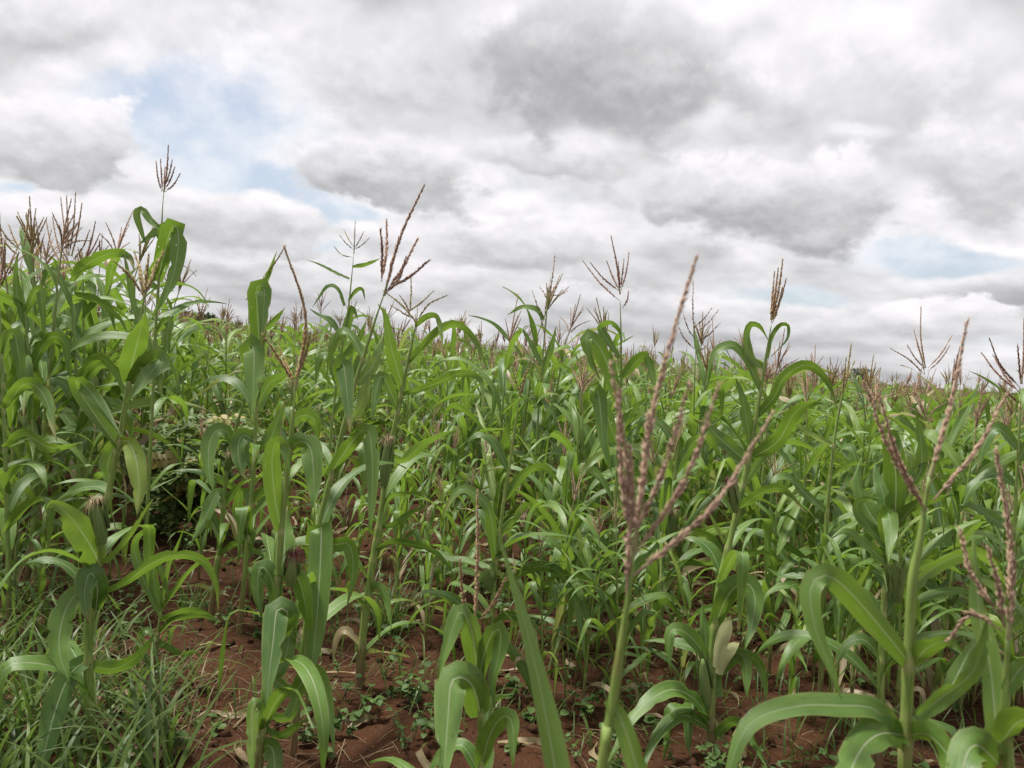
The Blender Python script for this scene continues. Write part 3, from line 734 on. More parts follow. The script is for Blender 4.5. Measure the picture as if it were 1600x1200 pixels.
# 8 bottom right of centre with the torn ear, its stalk running up to the compact tassel
h8 = hero('bushy plant on bare soil with torn pale husk below and compact golden brown tassel above', 3.0,
     [(1112, 1192), (1110, 1120), (1112, 1040), (1122, 930), (1138, 855), (1155, 785), (1172, 705), (1184, 635), (1195, 570), (1205, 508)], (0.018, 0.005),
     [([(1116, 980), (1135, 935), (1152, 915), (1170, 912), (1180, 935), (1175, 975), (1162, 1020)], 0.10, lf(th=20, th2=5, dz=-.2, rnd=.35)),
      ([(1110, 1040), (1086, 1002), (1062, 984), (1046, 992), (1046, 1048)], 0.075, lf(th=40, th2=15, dz=-.1, rnd=.35)),
      ([(1110, 1050), (1090, 1018), (1050, 1002), (1000, 1000)], 0.065, lf(th=50, dz=.1, rnd=.2)),
      ([(1118, 1090), (1106, 1030), (1100, 970), (1098, 945)], 0.085, lf(th=20, dz=.1, rnd=.15, base=.9)),
      ([(1112, 1130), (1084, 1092), (1044, 1078), (990, 1118), (946, 1200)], 0.085, lf(th=45, th2=20, dz=-.3, rnd=.32)),
      ([(1112, 1140), (1070, 1118), (1040, 1135), (1010, 1180), (1000, 1230)], 0.07, lf(th=35, dz=-.3, rnd=.28)),
      ([(1118, 1060), (1155, 1025), (1185, 1035), (1196, 1070), (1197, 1100)], 0.06, lf(th=30, dz=-.1, rnd=.3)),
      ([(1120, 1040), (1150, 1020), (1165, 1035), (1168, 1095)], 0.06, lf(th=15, dz=-.1, rnd=.6)),
      ([(1132, 850), (1120, 825), (1108, 800), (1106, 790)], 0.02, lf(th=30, rnd=.9)),
      ([(1132, 850), (1148, 822), (1165, 800)], 0.03, lf(th=30, rnd=.8)),
      ([(1128, 900), (1160, 870), (1190, 862), (1215, 870)], 0.05, lf(th=50, dz=.15, rnd=.2)),
      ([(1128, 900), (1110, 860), (1085, 842), (1060, 840)], 0.075, lf(th=40, dz=.1, rnd=.25)),
      ([(1112, 1160), (1140, 1130), (1165, 1140), (1200, 1200)], 0.06, lf(th=40, dz=-.2, rnd=.3)),
      ([(1110, 1120), (1080, 1100), (1075, 1150), (1080, 1190)], 0.06, lf(th=20, dz=-.1, rnd=.12)),
      ([(1199, 560), (1208, 525), (1220, 507), (1232, 510), (1228, 532), (1205, 558)], 0.028, lf(th=35, th2=60, rnd=.5)),
      ([(1196, 575), (1172, 560), (1166, 530), (1172, 508), (1186, 510), (1200, 532)], 0.048, lf(th=20, th2=50, rnd=.5)),
      ([(1188, 610), (1170, 570), (1148, 540), (1122, 546), (1110, 570), (1104, 610)], 0.05, lf(th=40, th2=25, rnd=.5)),
      ([(1180, 655), (1210, 620), (1225, 590), (1260, 570), (1290, 590), (1310, 640)], 0.06, lf(th=35, dz=-.1, rnd=.4)),
      ([(1176, 715), (1215, 690), (1242, 645), (1270, 628), (1290, 631)], 0.085, lf(th=30, dz=-.2, rnd=.2)),
      ([(1174, 700), (1160, 620), (1150, 590)], 0.06, lf(th=25, rnd=.3)),
      ([(1165, 720), (1130, 690), (1105, 665), (1085, 655)], 0.075, lf(th=30, dz=-.1, rnd=.25)),
      ([(1150, 800), (1190, 770), (1225, 765), (1260, 800)], 0.06, lf(th=40, dz=-.2, rnd=.25)),
      ([(1160, 760), (1200, 700), (1228, 690), (1265, 700), (1290, 725)], 0.05, lf(th=40, dz=.1, rnd=.4))],
     tassel=((1205, 508), [(1223, 407, 1206, 500, .02), (1210, 425, 1204, 500, 0), (1216, 420, 1205, 498, .01), (1228, 437, 1207, 500, .03), (1213, 440, 1205, 505, 0), (1222, 450, 1207, 505, .03)], 0.45, {'thick': 1.2}),
     ears=[(1150, 800, 1143, 755, .018, SILK_PURPLE), (1104, 1100, 1098, 1030, 0.022, None)], seed=8, rnd=.3)
_b8 = np.array(h8.location)                      # the opened ear: pale torn husk leaves standing apart
_e8 = None
for pts, W in (([(1122, 1045), (1126, 1010), (1136, 978), (1142, 962)], .062), ([(1124, 1055), (1130, 1034), (1142, 1014), (1156, 1003)], .052)):
    _g = hero_leaf(pts, 2.93, W, np.random.default_rng(3), dz=-.02, th=15, th2=-20, rnd=.5, fold=.75, ruffle=.03, bite=.0, base=.9, extra=1.0, n=20, peak=.7)
    _o = link('husk_leaf', _g.mesh('husk_leaf', [HUSK], origin=_b8), h8); _o['label'] = 'pale torn husk leaf of an opened ear'
# 9 left plant with silk ear
hero('left plant rising from long grass with yellow tassel, pale silk ear and torn bright leaf', 2.6,
     [(142, 1130), (138, 1020), (146, 900), (157, 838), (172, 758), (186, 690), (200, 610), (214, 530), (226, 462)], (0.016, 0.006),
     [([(158, 885), (140, 850), (108, 806), (82, 788), (72, 800)], 0.115, lf(th=15, dz=-.15, rnd=.88, bite=.15, base=.8)),
      ([(190, 690), (200, 690), (212, 715), (217, 760), (214, 806)], 0.075, lf(th=10, dz=-.1, rnd=.92, bite=.2)),
      ([(186, 690), (176, 705), (168, 725), (170, 755)], 0.075, lf(th=20, rnd=.5)),
      ([(146, 918), (128, 905), (100, 882), (66, 874), (36, 882)], 0.06, lf(th=50, dz=-.05, rnd=.2)),
      ([(144, 925), (118, 930), (100, 960), (92, 1010), (107, 1066)], 0.095, lf(th=15, dz=-.15, rnd=.3, bite=.1)),
      ([(140, 1030), (112, 1050), (88, 1105), (66, 1190), (60, 1240)], 0.095, lf(th=15, dz=-.2, rnd=.25)),
      ([(150, 955), (152, 915), (140, 895), (132, 930), (140, 975)], 0.10, lf(th=20, dz=-.1, rnd=.1)),
      ([(150, 930), (190, 915), (230, 885), (270, 868), (315, 874), (338, 910), (342, 956)], 0.055, lf(th=50, th2=25, dz=.1, rnd=.4)),
      ([(140, 1040), (180, 1045), (220, 1020), (240, 990)], 0.07, lf(th=40, dz=.1, rnd=.15)),
      ([(170, 770), (150, 760), (120, 765), (82, 785)], 0.06, lf(th=40, dz=.2, rnd=.3)),
      ([(202, 600), (206, 570), (216, 530), (226, 485)], 0.10, lf(th=5, th2=30, dz=-.1, rnd=.6, base=.5)),
      ([(204, 600), (230, 570), (250, 562), (225, 595), (197, 632)], 0.085, lf(th=25, dz=-.15, rnd=.3)),
      ([(186, 700), (150, 650), (118, 598), (140, 610), (188, 680)], 0.07, lf(th=35, th2=25, dz=-.2, rnd=.35)),
      ([(215, 525), (235, 590), (245, 570), (252, 625)], 0.05, lf(th=10, dz=-.1, rnd=.9)),
      ([(165, 880), (200, 840), (225, 800), (243, 775)], 0.024, lf(th=20, rnd=.95, base=.9))],
     tassel=((226, 464), [(232, 400, 226, 464, 0), (180, 410, 224, 462, .06), (210, 394, 225, 460, .04), (255, 394, 228, 460, -.03), (218, 430, 225, 466, 0), (244, 410, 227, 462, .02)], 0.16, {'thick': 1.5}),
     ears=[(160, 850, 150, 785, 0.021, SILK_TAN)], seed=9, rnd=.4)
# 10 tall plant, top left
hero('tallest plant at upper left with purple tassel above a long nibbled hanging leaf', 4.1,
     [(232, 760), (238, 640), (243, 520), (248, 440), (252, 370), (254, 325), (256, 300)], (0.012, 0.004),
     [([(246, 440), (256, 400), (266, 362), (276, 352), (278, 390), (266, 445), (238, 500)], 0.12, lf(th=15, th2=30, dz=-.15, rnd=.62, bite=.25)),
      ([(250, 385), (255, 360), (262, 352), (240, 365), (216, 384)], 0.07, lf(th=30, rnd=.55)),
      ([(252, 360), (235, 345), (222, 328), (214, 336), (224, 372), (232, 388)], 0.05, lf(th=30, th2=10, rnd=.6)),
      ([(246, 450), (236, 440), (244, 410), (256, 385)], 0.06, lf(th=20, dz=-.1, rnd=.4)),
      ([(243, 520), (262, 500), (262, 520), (258, 560)], 0.06, lf(th=20, rnd=.5)),
      ([(240, 560), (210, 480), (195, 400), (185, 395)], 0.05, lf(th=30, rnd=.4))],
     tassel=((256, 300), [(263, 228, 256, 300, .02), (244, 253, 253, 300, -.04), (251, 250, 254, 298, 0), (269, 250, 257, 292, .04), (281, 272, 258, 300, .08), (273, 262, 258, 296, .04), (258, 262, 256, 295, 0)], 0.9, {'thick': 1.25, 'lod': 0}),
     seed=10, rnd=.5)
# 11 arched leaf plant left
hero('left plant with a long ribbed blade arching to the right above the crowd', 4.4,
     [(120, 800), (124, 680), (118, 560), (112, 470), (108, 440)], (0.013, 0.005),
     [([(112, 440), (130, 418), (160, 400), (190, 395), (205, 405), (211, 425)], 0.095, lf(th=35, th2=20, dz=-.15, rnd=.25)),
      ([(116, 460), (150, 470), (185, 495), (200, 520)], 0.07, lf(th=45, dz=-.1, rnd=.2)),
      ([(112, 480), (90, 430), (72, 425), (60, 470)], 0.05, lf(th=30, rnd=.4)),
      ([(118, 560), (90, 520), (60, 515), (40, 550)], 0.07, lf(th=40, rnd=.3)),
      ([(120, 600), (150, 560), (180, 580), (200, 630)], 0.07, lf(th=35, dz=-.1, rnd=.3)),
      ([(122, 650), (100, 600), (75, 600), (50, 640)], 0.08, lf(th=35, dz=-.2, rnd=.15)),
      ([(122, 680), (140, 640), (165, 640), (180, 690)], 0.07, lf(th=25, dz=-.15, rnd=.12))],
     tassel=((108, 440), [(128, 318, 112, 400, .02), (82, 340, 106, 420, -.05), (104, 306, 107, 400, 0), (118, 302, 108, 400, .02), (95, 310, 106, 410, 0), (72, 345, 105, 425, -.08), (140, 360, 112, 410, .06), (146, 400, 112, 425, .05)], 0.42, {'thick': 1.3, 'lod': 0}),
     seed=11, rnd=.2)
# 12 red tassel neighbour
hero('left plant with open rusty red tassel beside the arched leaf', 4.7,
     [(128, 760), (132, 600), (130, 480), (130, 415)], (0.012, 0.004),
     [([(130, 500), (150, 470), (170, 480), (182, 520)], 0.06, lf(th=35, rnd=.4)), ([(131, 540), (105, 500), (90, 505), (78, 545)], 0.07, lf(th=30, rnd=.3)),
      ([(131, 600), (160, 570), (190, 590), (205, 640)], 0.07, lf(th=40, rnd=.2))],
     tassel=((130, 415), [(149, 347, 133, 408, .02), (170, 384, 134, 412, .06), (157, 378, 133, 412, .04), (156, 365, 133, 405, .04), (112, 408, 129, 420, -.05), (122, 388, 130, 415, -.02), (142, 372, 132, 410, .03)], 0.93, {'thick': 1.3}),
     auto=[(.35, 200, .6, 65, 110, .075), (.45, 20, .6, 60, 120, .075), (.55, 280, .6, 60, 120, .08)], seed=12, rnd=.2)
# 13, 14 far left tassels
hero('plant at far left with greenish gold tassel and one upright spike', 4.2,
     [(55, 820), (50, 640), (40, 500), (32, 420)], (0.013, 0.004),
     [([(44, 520), (28, 470), (25, 420), (30, 392)], 0.06, lf(th=30, rnd=.5)), ([(46, 560), (20, 520), (-10, 530)], 0.07, lf(th=40, rnd=.3)),
      ([(48, 580), (75, 530), (100, 535), (110, 590)], 0.08, lf(th=30, rnd=.35)), ([(40, 490), (60, 450), (66, 480), (70, 530)], 0.06, lf(th=20, rnd=.6))],
     tassel=((36, 410), [(45, 328, 37, 385, .02), (0, 355, 30, 390, -.05), (14, 352, 32, 392, -.03), (55, 352, 48, 400, 0), (6, 375, 30, 400, -.05), (64, 380, 50, 402, .05)], 0.22, {'thick': 1.4}),
     auto=[(.3, 250, .6, 60, 110, .08), (.42, 60, .6, 60, 120, .08), (.55, 300, .6, 60, 120, .08), (.2, 330, .5, 55, 120, .07)], seed=13, rnd=.3)
hero('plant cut by the left edge with a thin dark spike', 3.6, [(12, 850), (6, 650), (0, 500), (-4, 430)], (0.013, 0.004),
     [([(2, 560), (20, 520), (30, 560), (36, 620)], 0.08, lf(th=25, rnd=.3)), ([(6, 640), (40, 600), (70, 620), (90, 690)], 0.085, lf(th=30, dz=-.2, rnd=.25)),
      ([(4, 600), (-20, 560), (-40, 600)], 0.08, lf(th=30, rnd=.3)), ([(8, 700), (40, 680), (80, 700), (130, 690)], 0.08, lf(th=45, dz=-.3, rnd=.2))],
     tassel=((0, 450), [(7, 380, 0, 445, .02), (-12, 400, -1, 440, 0), (12, 420, 1, 450, 0)], 0.85, {'thick': 1.2}), auto=[(.3, 340, .6, 60, 110, .085), (.4, 280, .6, 60, 120, .085)], seed=14, rnd=.2)
# 15 broad upright leaf at 400
hero('plant left of centre with broad straight blade hanging from its top, thin spike', 3.9,
     [(384, 880), (392, 800), (398, 690), (404, 590), (410, 480), (412, 430)], (0.014, 0.005),
     [([(406, 560), (402, 480), (400, 452), (412, 447), (412, 490), (408, 545)], 0.105, lf(th=8, dz=-.15, rnd=.4, ruffle=.03)),
      ([(410, 470), (416, 440), (428, 405), (432, 392)], 0.035, lf(th=30, rnd=.8)),
      ([(402, 600), (392, 550), (388, 538), (396, 545), (396, 600), (392, 652)], 0.13, lf(th=8, dz=-.2, rnd=.42, ruffle=.03)),
      ([(408, 520), (430, 500), (445, 480)], 0.045, lf(th=30, rnd=.4)),
      ([(400, 640), (420, 600), (446, 585), (462, 572)], 0.09, lf(th=35, dz=.1, rnd=.15)),
      ([(398, 690), (380, 680), (372, 700), (378, 740), (384, 748)], 0.10, lf(th=20, dz=-.1, rnd=.12)),
      ([(397, 700), (420, 690), (436, 650), (446, 625)], 0.09, lf(th=30, dz=.1, rnd=.12)),
      ([(400, 650), (370, 600), (335, 590), (300, 610)], 0.07, lf(th=45, dz=.2, rnd=.3)),
      ([(392, 790), (415, 760), (440, 750)], 0.06, lf(th=30, rnd=.2)),
      ([(388, 840), (372, 800), (376, 770), (384, 768), (386, 800)], 0.07, lf(th=25, dz=-.1, rnd=.1))],
     tassel=((412, 432), [(446, 384, 414, 430, .03), (385, 468, 409, 440, .05), (430, 410, 413, 430, 0)], 0.3, {'thick': 1.1}), seed=15, rnd=.35)
hero('leaning plant before the leafy bush with a broad leaf folded over', 4.0,
     [(337, 900), (345, 840), (355, 730), (368, 670), (378, 640), (392, 600)], (0.016, 0.006),
     [([(362, 690), (355, 675), (340, 672), (328, 690), (326, 730), (333, 770)], 0.10, lf(th=20, dz=-.2, rnd=.3)),
      ([(352, 780), (340, 770), (325, 800), (312, 825), (298, 850)], 0.085, lf(th=25, dz=-.15, rnd=.3)),
      ([(350, 790), (365, 770), (385, 745)], 0.06, lf(th=30, rnd=.2)),
      ([(366, 680), (385, 690), (395, 730), (400, 748)], 0.09, lf(th=20, dz=-.05, rnd=.1)),
      ([(340, 870), (370, 850), (400, 860), (425, 885)], 0.06, lf(th=45, dz=-.2, rnd=.35)),
      ([(345, 830), (330, 800), (325, 790), (330, 840)], 0.05, lf(th=25, rnd=.2))],
     ears=[(356, 735, 358, 710, .02, SILK_TAN)], seed=16, rnd=.3)
# 17 fine grey-green tassel plant
hero('slender plant with fine grey green tassel left of the tallest dark tassel', 4.3,
     [(505, 800), (520, 650), (530, 570), (541, 508), (547, 458), (553, 395)], (0.011, 0.003),
     [([(546, 436), (520, 424), (498, 412), (479, 406)], 0.024, lf(th=30, rnd=.4)), ([(551, 417), (572, 413), (595, 403)], 0.03, lf(th=20, rnd=.8)),
      ([(538, 478), (528, 452), (514, 446), (500, 462), (488, 480)], 0.03, lf(th=30, rnd=.5)),
      ([(532, 530), (520, 505), (500, 492), (484, 482)], 0.05, lf(th=40, rnd=.2)), ([(530, 570), (550, 545), (565, 520), (572, 500)], 0.06, lf(th=20, rnd=.4)),
      ([(545, 470), (556, 455), (566, 452), (571, 470)], 0.03, lf(th=30, rnd=.5)), ([(535, 540), (545, 500), (550, 480), (560, 500)], 0.06, lf(th=15, rnd=.4)),
      ([(526, 600), (515, 560), (500, 560), (492, 600)], 0.07, lf(th=30, rnd=.3)), ([(520, 650), (548, 610), (560, 560), (562, 540)], 0.07, lf(th=20, rnd=.25))],
     tassel=((553, 396), [(555, 346, 553, 396, 0), (531, 368, 552, 390, -.04), (537, 358, 552, 385, -.03), (577, 372, 554, 390, .05), (568, 362, 554, 388, .03), (522, 385, 551, 402, -.15)], 0.02, {'thick': 0.9}),
     auto=[(.3, 200, .6, 60, 110, .075), (.4, 330, .6, 60, 120, .075)], seed=17, rnd=.3)
# 18 middle right tassel plant
hero('plant right of centre with fan shaped purple tassel and broad folded blade below it', 4.0,
     [(955, 1010), (958, 900), (963, 760), (970, 610), (970, 520), (969, 470)], (0.014, 0.004),
     [([(967, 625), (952, 575), (935, 540), (916, 524), (922, 560), (940, 595)], 0.11, lf(th=20, dz=-.1, rnd=.4)),
      ([(967, 560), (948, 530), (938, 512), (952, 504), (964, 512), (973, 534)], 0.055, lf(th=30, rnd=.5)),
      ([(962, 690), (945, 640), (930, 614), (936, 618), (942, 680), (957, 742)], 0.10, lf(th=12, dz=-.15, rnd=.35)),
      ([(970, 592), (990, 570), (1008, 556), (1016, 575), (1026, 618)], 0.075, lf(th=30, th2=10, dz=-.1, rnd=.45)),
      ([(966, 680), (990, 640), (1010, 620)], 0.06, lf(th=30, rnd=.3)),
      ([(962, 760), (985, 740), (1010, 745), (1030, 790)], 0.07, lf(th=35, dz=-.1, rnd=.15)),
      ([(958, 860), (935, 840), (905, 838), (860, 850), (825, 860)], 0.07, lf(th=45, dz=-.3, rnd=.3)),
      ([(958, 900), (930, 880), (900, 860), (870, 850)], 0.055, lf(th=45, rnd=.2)),
      ([(957, 930), (930, 960), (890, 920), (860, 910)], 0.05, lf(th=45, dz=.1, rnd=.1)),
      ([(957, 960), (975, 930), (985, 960), (990, 1000)], 0.05, lf(th=35, dz=-.1, rnd=.2))],
     tassel=((969, 472), [(955, 370, 969, 460, .02), (911, 408, 968, 470, -.04), (922, 410, 968, 455, -.05), (948, 408, 968, 455, -.02), (962, 400, 969, 450, 0), (983, 395, 970, 455, .03), (975, 405, 970, 450, .0), (982, 455, 972, 482, .1), (966, 410, 969, 450, 0)], 0.88, {'thick': 1.15}),
     seed=18, rnd=.4)
hero('thin yellowish stalk plant at right with narrow green tassel', 3.4,
     [(1281, 1090), (1285, 1000), (1290, 846), (1297, 746), (1308, 658), (1322, 590)], (0.012, 0.005),
     [([(1292, 800), (1262, 775), (1235, 748), (1208, 750), (1203, 790)], 0.06, lf(th=40, dz=-.1, rnd=.35)),
      ([(1296, 745), (1330, 725), (1360, 728)], 0.04, lf(th=40, rnd=.3)), ([(1302, 695), (1270, 680), (1225, 650)], 0.035, lf(th=30, rnd=.85)),
      ([(1286, 960), (1262, 930), (1230, 915), (1200, 925), (1190, 950)], 0.065, lf(th=45, dz=-.1, rnd=.2)),
      ([(1288, 880), (1320, 860), (1350, 870)], 0.05, lf(th=40, rnd=.2)), ([(1284, 1010), (1310, 960), (1318, 930), (1300, 900)], 0.06, lf(th=20, dz=-.1, rnd=.6)),
      ([(1286, 920), (1260, 900), (1225, 900), (1195, 885)], 0.05, lf(th=50, dz=.1, rnd=.15))],
     tassel=((1316, 612), [(1330, 538, 1318, 605, .02), (1322, 560, 1316, 620, 0), (1327, 570, 1317, 615, .02), (1335, 565, 1316, 612, .0)], 0.12, {'thick': 1.2}), seed=20, rnd=.2)
hero('dark leafy plant at right with stiff upright blades and one square folded leaf', 2.9,
     [(1375, 1120), (1378, 1000), (1385, 900), (1395, 800), (1402, 740)], (0.016, 0.007),
     [([(1398, 820), (1400, 750), (1392, 690), (1384, 678), (1398, 690), (1405, 745)], 0.10, lf(th=12, dz=-.1, rnd=.35)),
      ([(1392, 850), (1352, 790), (1340, 750), (1345, 720)], 0.09, lf(th=25, dz=.1, rnd=.3)),
      ([(1390, 860), (1385, 815), (1388, 800), (1392, 830), (1388, 885)], 0.075, lf(th=10, dz=-.2, rnd=.45)),
      ([(1395, 830), (1430, 790), (1462, 780), (1490, 770)], 0.07, lf(th=40, dz=-.1, rnd=.15)),
      ([(1385, 880), (1340, 840), (1318, 830), (1300, 840)], 0.06, lf(th=35, dz=-.1, rnd=.35)),
      ([(1390, 860), (1340, 800), (1350, 780), (1378, 780)], 0.06, lf(th=30, rnd=.3)),
      ([(1396, 800), (1425, 740), (1450, 720)], 0.06, lf(th=30, rnd=.4)),
      ([(1385, 920), (1430, 890), (1470, 880), (1510, 900)], 0.06, lf(th=45, dz=.1, rnd=.15)),
      ([(1380, 960), (1395, 920), (1420, 930), (1440, 980)], 0.07, lf(th=25, dz=.1, rnd=.15)),
      ([(1380, 980), (1350, 930), (1325, 940), (1310, 990)], 0.07, lf(th=25, dz=.1, rnd=.15)),
      ([(1400, 770), (1435, 745), (1440, 700), (1430, 640)], 0.06, lf(th=25, rnd=.35)),
      ([(1378, 1030), (1350, 1000), (1320, 1010), (1300, 1050)], 0.06, lf(th=35, rnd=.25)),
      ([(1392, 840), (1382, 780), (1370, 740), (1368, 720)], 0.08, lf(th=20, dz=.15, rnd=.3))],
     ears=[(1402, 940, 1400, 880, .024, None)], seed=21, rnd=.2)
hero('plant near the right with open forked tassel above the crop edge', 4.2,
     [(1436, 960), (1440, 800), (1444, 680), (1447, 592)], (0.012, 0.004),
     [([(1444, 670), (1432, 650), (1428, 635), (1438, 630)], 0.06, lf(th=20, rnd=.15)), ([(1445, 650), (1470, 640), (1485, 610)], 0.05, lf(th=30, rnd=.5)),
      ([(1443, 700), (1415, 660), (1395, 650), (1380, 690)], 0.06, lf(th=30, rnd=.3)), ([(1442, 740), (1480, 720), (1520, 730)], 0.06, lf(th=45, rnd=.2))],
     tassel=((1447, 590), [(1439, 480, 1446, 575, -.04), (1487, 525, 1450, 575, .05), (1392, 545, 1444, 585, .06), (1428, 515, 1445, 570, -.03), (1484, 540, 1450, 580, .06), (1418, 540, 1444, 575, -.04), (1432, 530, 1445, 585, .02)], 0.6, {'thick': 1.1}),
     auto=[(.25, 250, .6, 60, 110, .075), (.4, 20, .6, 60, 120, .075), (.5, 150, .6, 60, 120, .075), (.6, 300, .55, 60, 120, .07)], seed=22, rnd=.3)
hero('plant cut by the right edge with purple tassel fanning left', 3.2,
     [(1580, 960), (1586, 800), (1592, 680), (1595, 620)], (0.012, 0.004),
     [([(1590, 700), (1560, 670), (1540, 690), (1525, 740)], 0.07, lf(th=35, rnd=.25)), ([(1588, 760), (1555, 740), (1520, 760), (1500, 800)], 0.07, lf(th=40, rnd=.2)),
      ([(1590, 720), (1610, 690), (1630, 700)], 0.06, lf(th=30, rnd=.3)), ([(1585, 830), (1550, 810), (1520, 790), (1495, 790)], 0.07, lf(th=35, rnd=.15))],
     tassel=((1595, 622), [(1600, 500, 1596, 600, .02), (1546, 529, 1593, 605, -.08), (1534, 552, 1593, 612, -.06), (1552, 555, 1594, 615, -.04), (1560, 600, 1592, 630, .0), (1590, 540, 1595, 600, 0)], 0.9, {'thick': 1.2}),
     auto=[(.3, 200, .6, 60, 110, .075), (.4, 300, .6, 60, 120, .075)], seed=23, rnd=.2)
hero('plant right of centre with wide spread tassel just above the horizon', 5.2,
     [(1078, 900), (1080, 760), (1084, 640), (1087, 545)], (0.012, 0.004), [],
     tassel=((1087, 545), [(1083, 440, 1086, 530, -.02), (1122, 485, 1088, 520, .05), (1125, 505, 1088, 535, .06), (1068, 492, 1086, 530, -.06), (1060, 510, 1085, 545, -.08), (1112, 482, 1087, 510, .04), (1104, 540, 1088, 548, .1)], 0.97, {'thick': 1.2, 'lod': 1}),
     auto=[(.35, 200, .6, 65, 110, .075), (.45, 330, .6, 60, 120, .075), (.55, 90, .6, 60, 120, .07), (.65, 250, .5, 60, 120, .07), (.75, 20, .5, 65, 110, .06)], seed=24, rnd=.3)
hero('plant in mid field with two brown tassel tufts and a flag leaf to the left', 4.9,
     [(835, 860), (838, 700), (848, 560), (856, 470), (861, 430)], (0.012, 0.003),
     [([(848, 500), (838, 483), (815, 480), (792, 492)], 0.045, lf(th=25, rnd=.6)), ([(846, 570), (820, 520), (806, 510)], 0.05, lf(th=30, rnd=.4)),
      ([(846, 590), (862, 540), (868, 510)], 0.06, lf(th=20, rnd=.5))],
     tassel=((856, 470), [(867, 400, 857, 465, .02), (843, 448, 855, 468, .05), (886, 455, 857, 462, .1), (874, 432, 858, 465, .04), (836, 470, 852, 500, 0), (850, 510, 853, 560, 0), (832, 455, 850, 520, .02)], 0.66, {'thick': 1.2, 'lod': 1}),
     auto=[(.3, 200, .6, 65, 110, .075), (.4, 330, .6, 60, 120, .075), (.5, 90, .6, 60, 120, .07), (.6, 270, .5, 60, 120, .07), (.66, 180, .5, 65, 100, .06)], seed=25, rnd=.4)
hero('slender plant with pale round green ear behind the long near blade', 3.4,
     [(758, 1090), (768, 980), (775, 880), (785, 800), (800, 700), (812, 620)], (0.012, 0.005),
     [([(776, 880), (765, 800), (740, 770), (718, 765), (700, 790), (690, 815)], 0.07, lf(th=30, dz=-.1, rnd=.25)),
      ([(776, 875), (768, 830), (750, 800), (735, 800)], 0.08, lf(th=20, dz=.1, rnd=.2)), ([(782, 835), (800, 815), (818, 800)], 0.04, lf(th=20, rnd=.75)),
      ([(774, 890), (740, 880), (700, 870), (670, 860), (640, 858)], 0.05, lf(th=45, dz=.1, rnd=.2)),
      ([(770, 960), (740, 960), (700, 930), (660, 925), (640, 945)], 0.06, lf(th=45, dz=-.2, rnd=.25)),
      ([(772, 930), (750, 900), (715, 890), (690, 900)], 0.055, lf(th=40, dz=-.1, rnd=.2)),
      ([(775, 930), (810, 900), (845, 885), (880, 900), (905, 960), (915, 1040)], 0.06, lf(th=45, th2=15, dz=-.2, rnd=.35)),
      ([(768, 980), (800, 960), (830, 990), (840, 1060)], 0.06, lf(th=25, dz=-.2, rnd=.15)),
      ([(790, 780), (820, 740), (850, 730), (880, 760)], 0.06, lf(th=35, rnd=.3)), ([(795, 740), (770, 690), (745, 680), (725, 700)], 0.06, lf(th=35, rnd=.3)),
      ([(765, 1020), (790, 1010), (820, 1050), (850, 1130)], 0.06, lf(th=30, dz=-.1, rnd=.15))],
     ears=[(762, 920, 764, 885, .024, None)], tassel=((812, 622), [(830, 560, 812, 620, 0), (800, 575, 812, 615, 0), (822, 580, 812, 618, 0)], .45, {'thick': 1.1, 'lod': 1}), seed=26, rnd=.25)
hero('thin plant on bare soil in the middle with dry lower leaves and pale husk', 4.0,
     [(1028, 1015), (1035, 950), (1045, 850), (1055, 740), (1062, 660)], (0.013, 0.006),
     [([(1050, 800), (1022, 765), (1000, 770), (985, 810)], 0.07, lf(th=35, rnd=.2)), ([(1046, 840), (1085, 830), (1120, 850), (1130, 890)], 0.07, lf(th=40, dz=-.1, rnd=.25)),
      ([(1040, 900), (1015, 860), (1000, 850)], 0.06, lf(th=25, rnd=.2)), ([(1038, 910), (1070, 880), (1110, 880), (1150, 860)], 0.06, lf(th=45, dz=.1, rnd=.2)),
      ([(1030, 980), (1015, 950), (1005, 960), (1000, 1000)], 0.045, lf(th=30, rnd=.9, extra=.9)), ([(1055, 740), (1085, 690), (1110, 690), (1130, 720)], 0.08, lf(th=30, rnd=.2)),
      ([(1058, 700), (1030, 660), (1005, 655), (990, 690)], 0.07, lf(th=35, rnd=.2))],
     ears=[(1046, 850, 1052, 800, .026, SILK_TAN)], seed=27, rnd=.25)
hero('young plant left of the soil path with narrow upright blades', 3.3, [(245, 1010), (248, 980), (252, 950)], (0.009, 0.005), lower=0, leaves=
     [([(252, 950), (262, 890), (276, 855), (288, 822)], 0.028, lf(th=30, rnd=.75)), ([(252, 955), (240, 900), (246, 880), (262, 930), (253, 950)], 0.04, lf(th=20, rnd=.7)),
      ([(254, 950), (285, 905), (310, 880), (340, 868)], 0.035, lf(th=40, rnd=.5)), ([(250, 960), (222, 900), (210, 850), (230, 830), (248, 860)], 0.05, lf(th=25, rnd=.4)),
      ([(250, 970), (290, 955), (320, 958), (345, 972)], 0.05, lf(th=45, dz=-.1, rnd=.3)), ([(248, 990), (270, 970), (305, 962), (340, 970)], 0.045, lf(th=50, rnd=.35)),
      ([(246, 1000), (225, 985), (215, 1030), (205, 1080)], 0.04, lf(th=30, rnd=.2)), ([(244, 1000), (280, 1022), (305, 1018), (318, 1036)], 0.045, lf(th=45, dz=-.1, rnd=.2))], seed=28, rnd=.4)

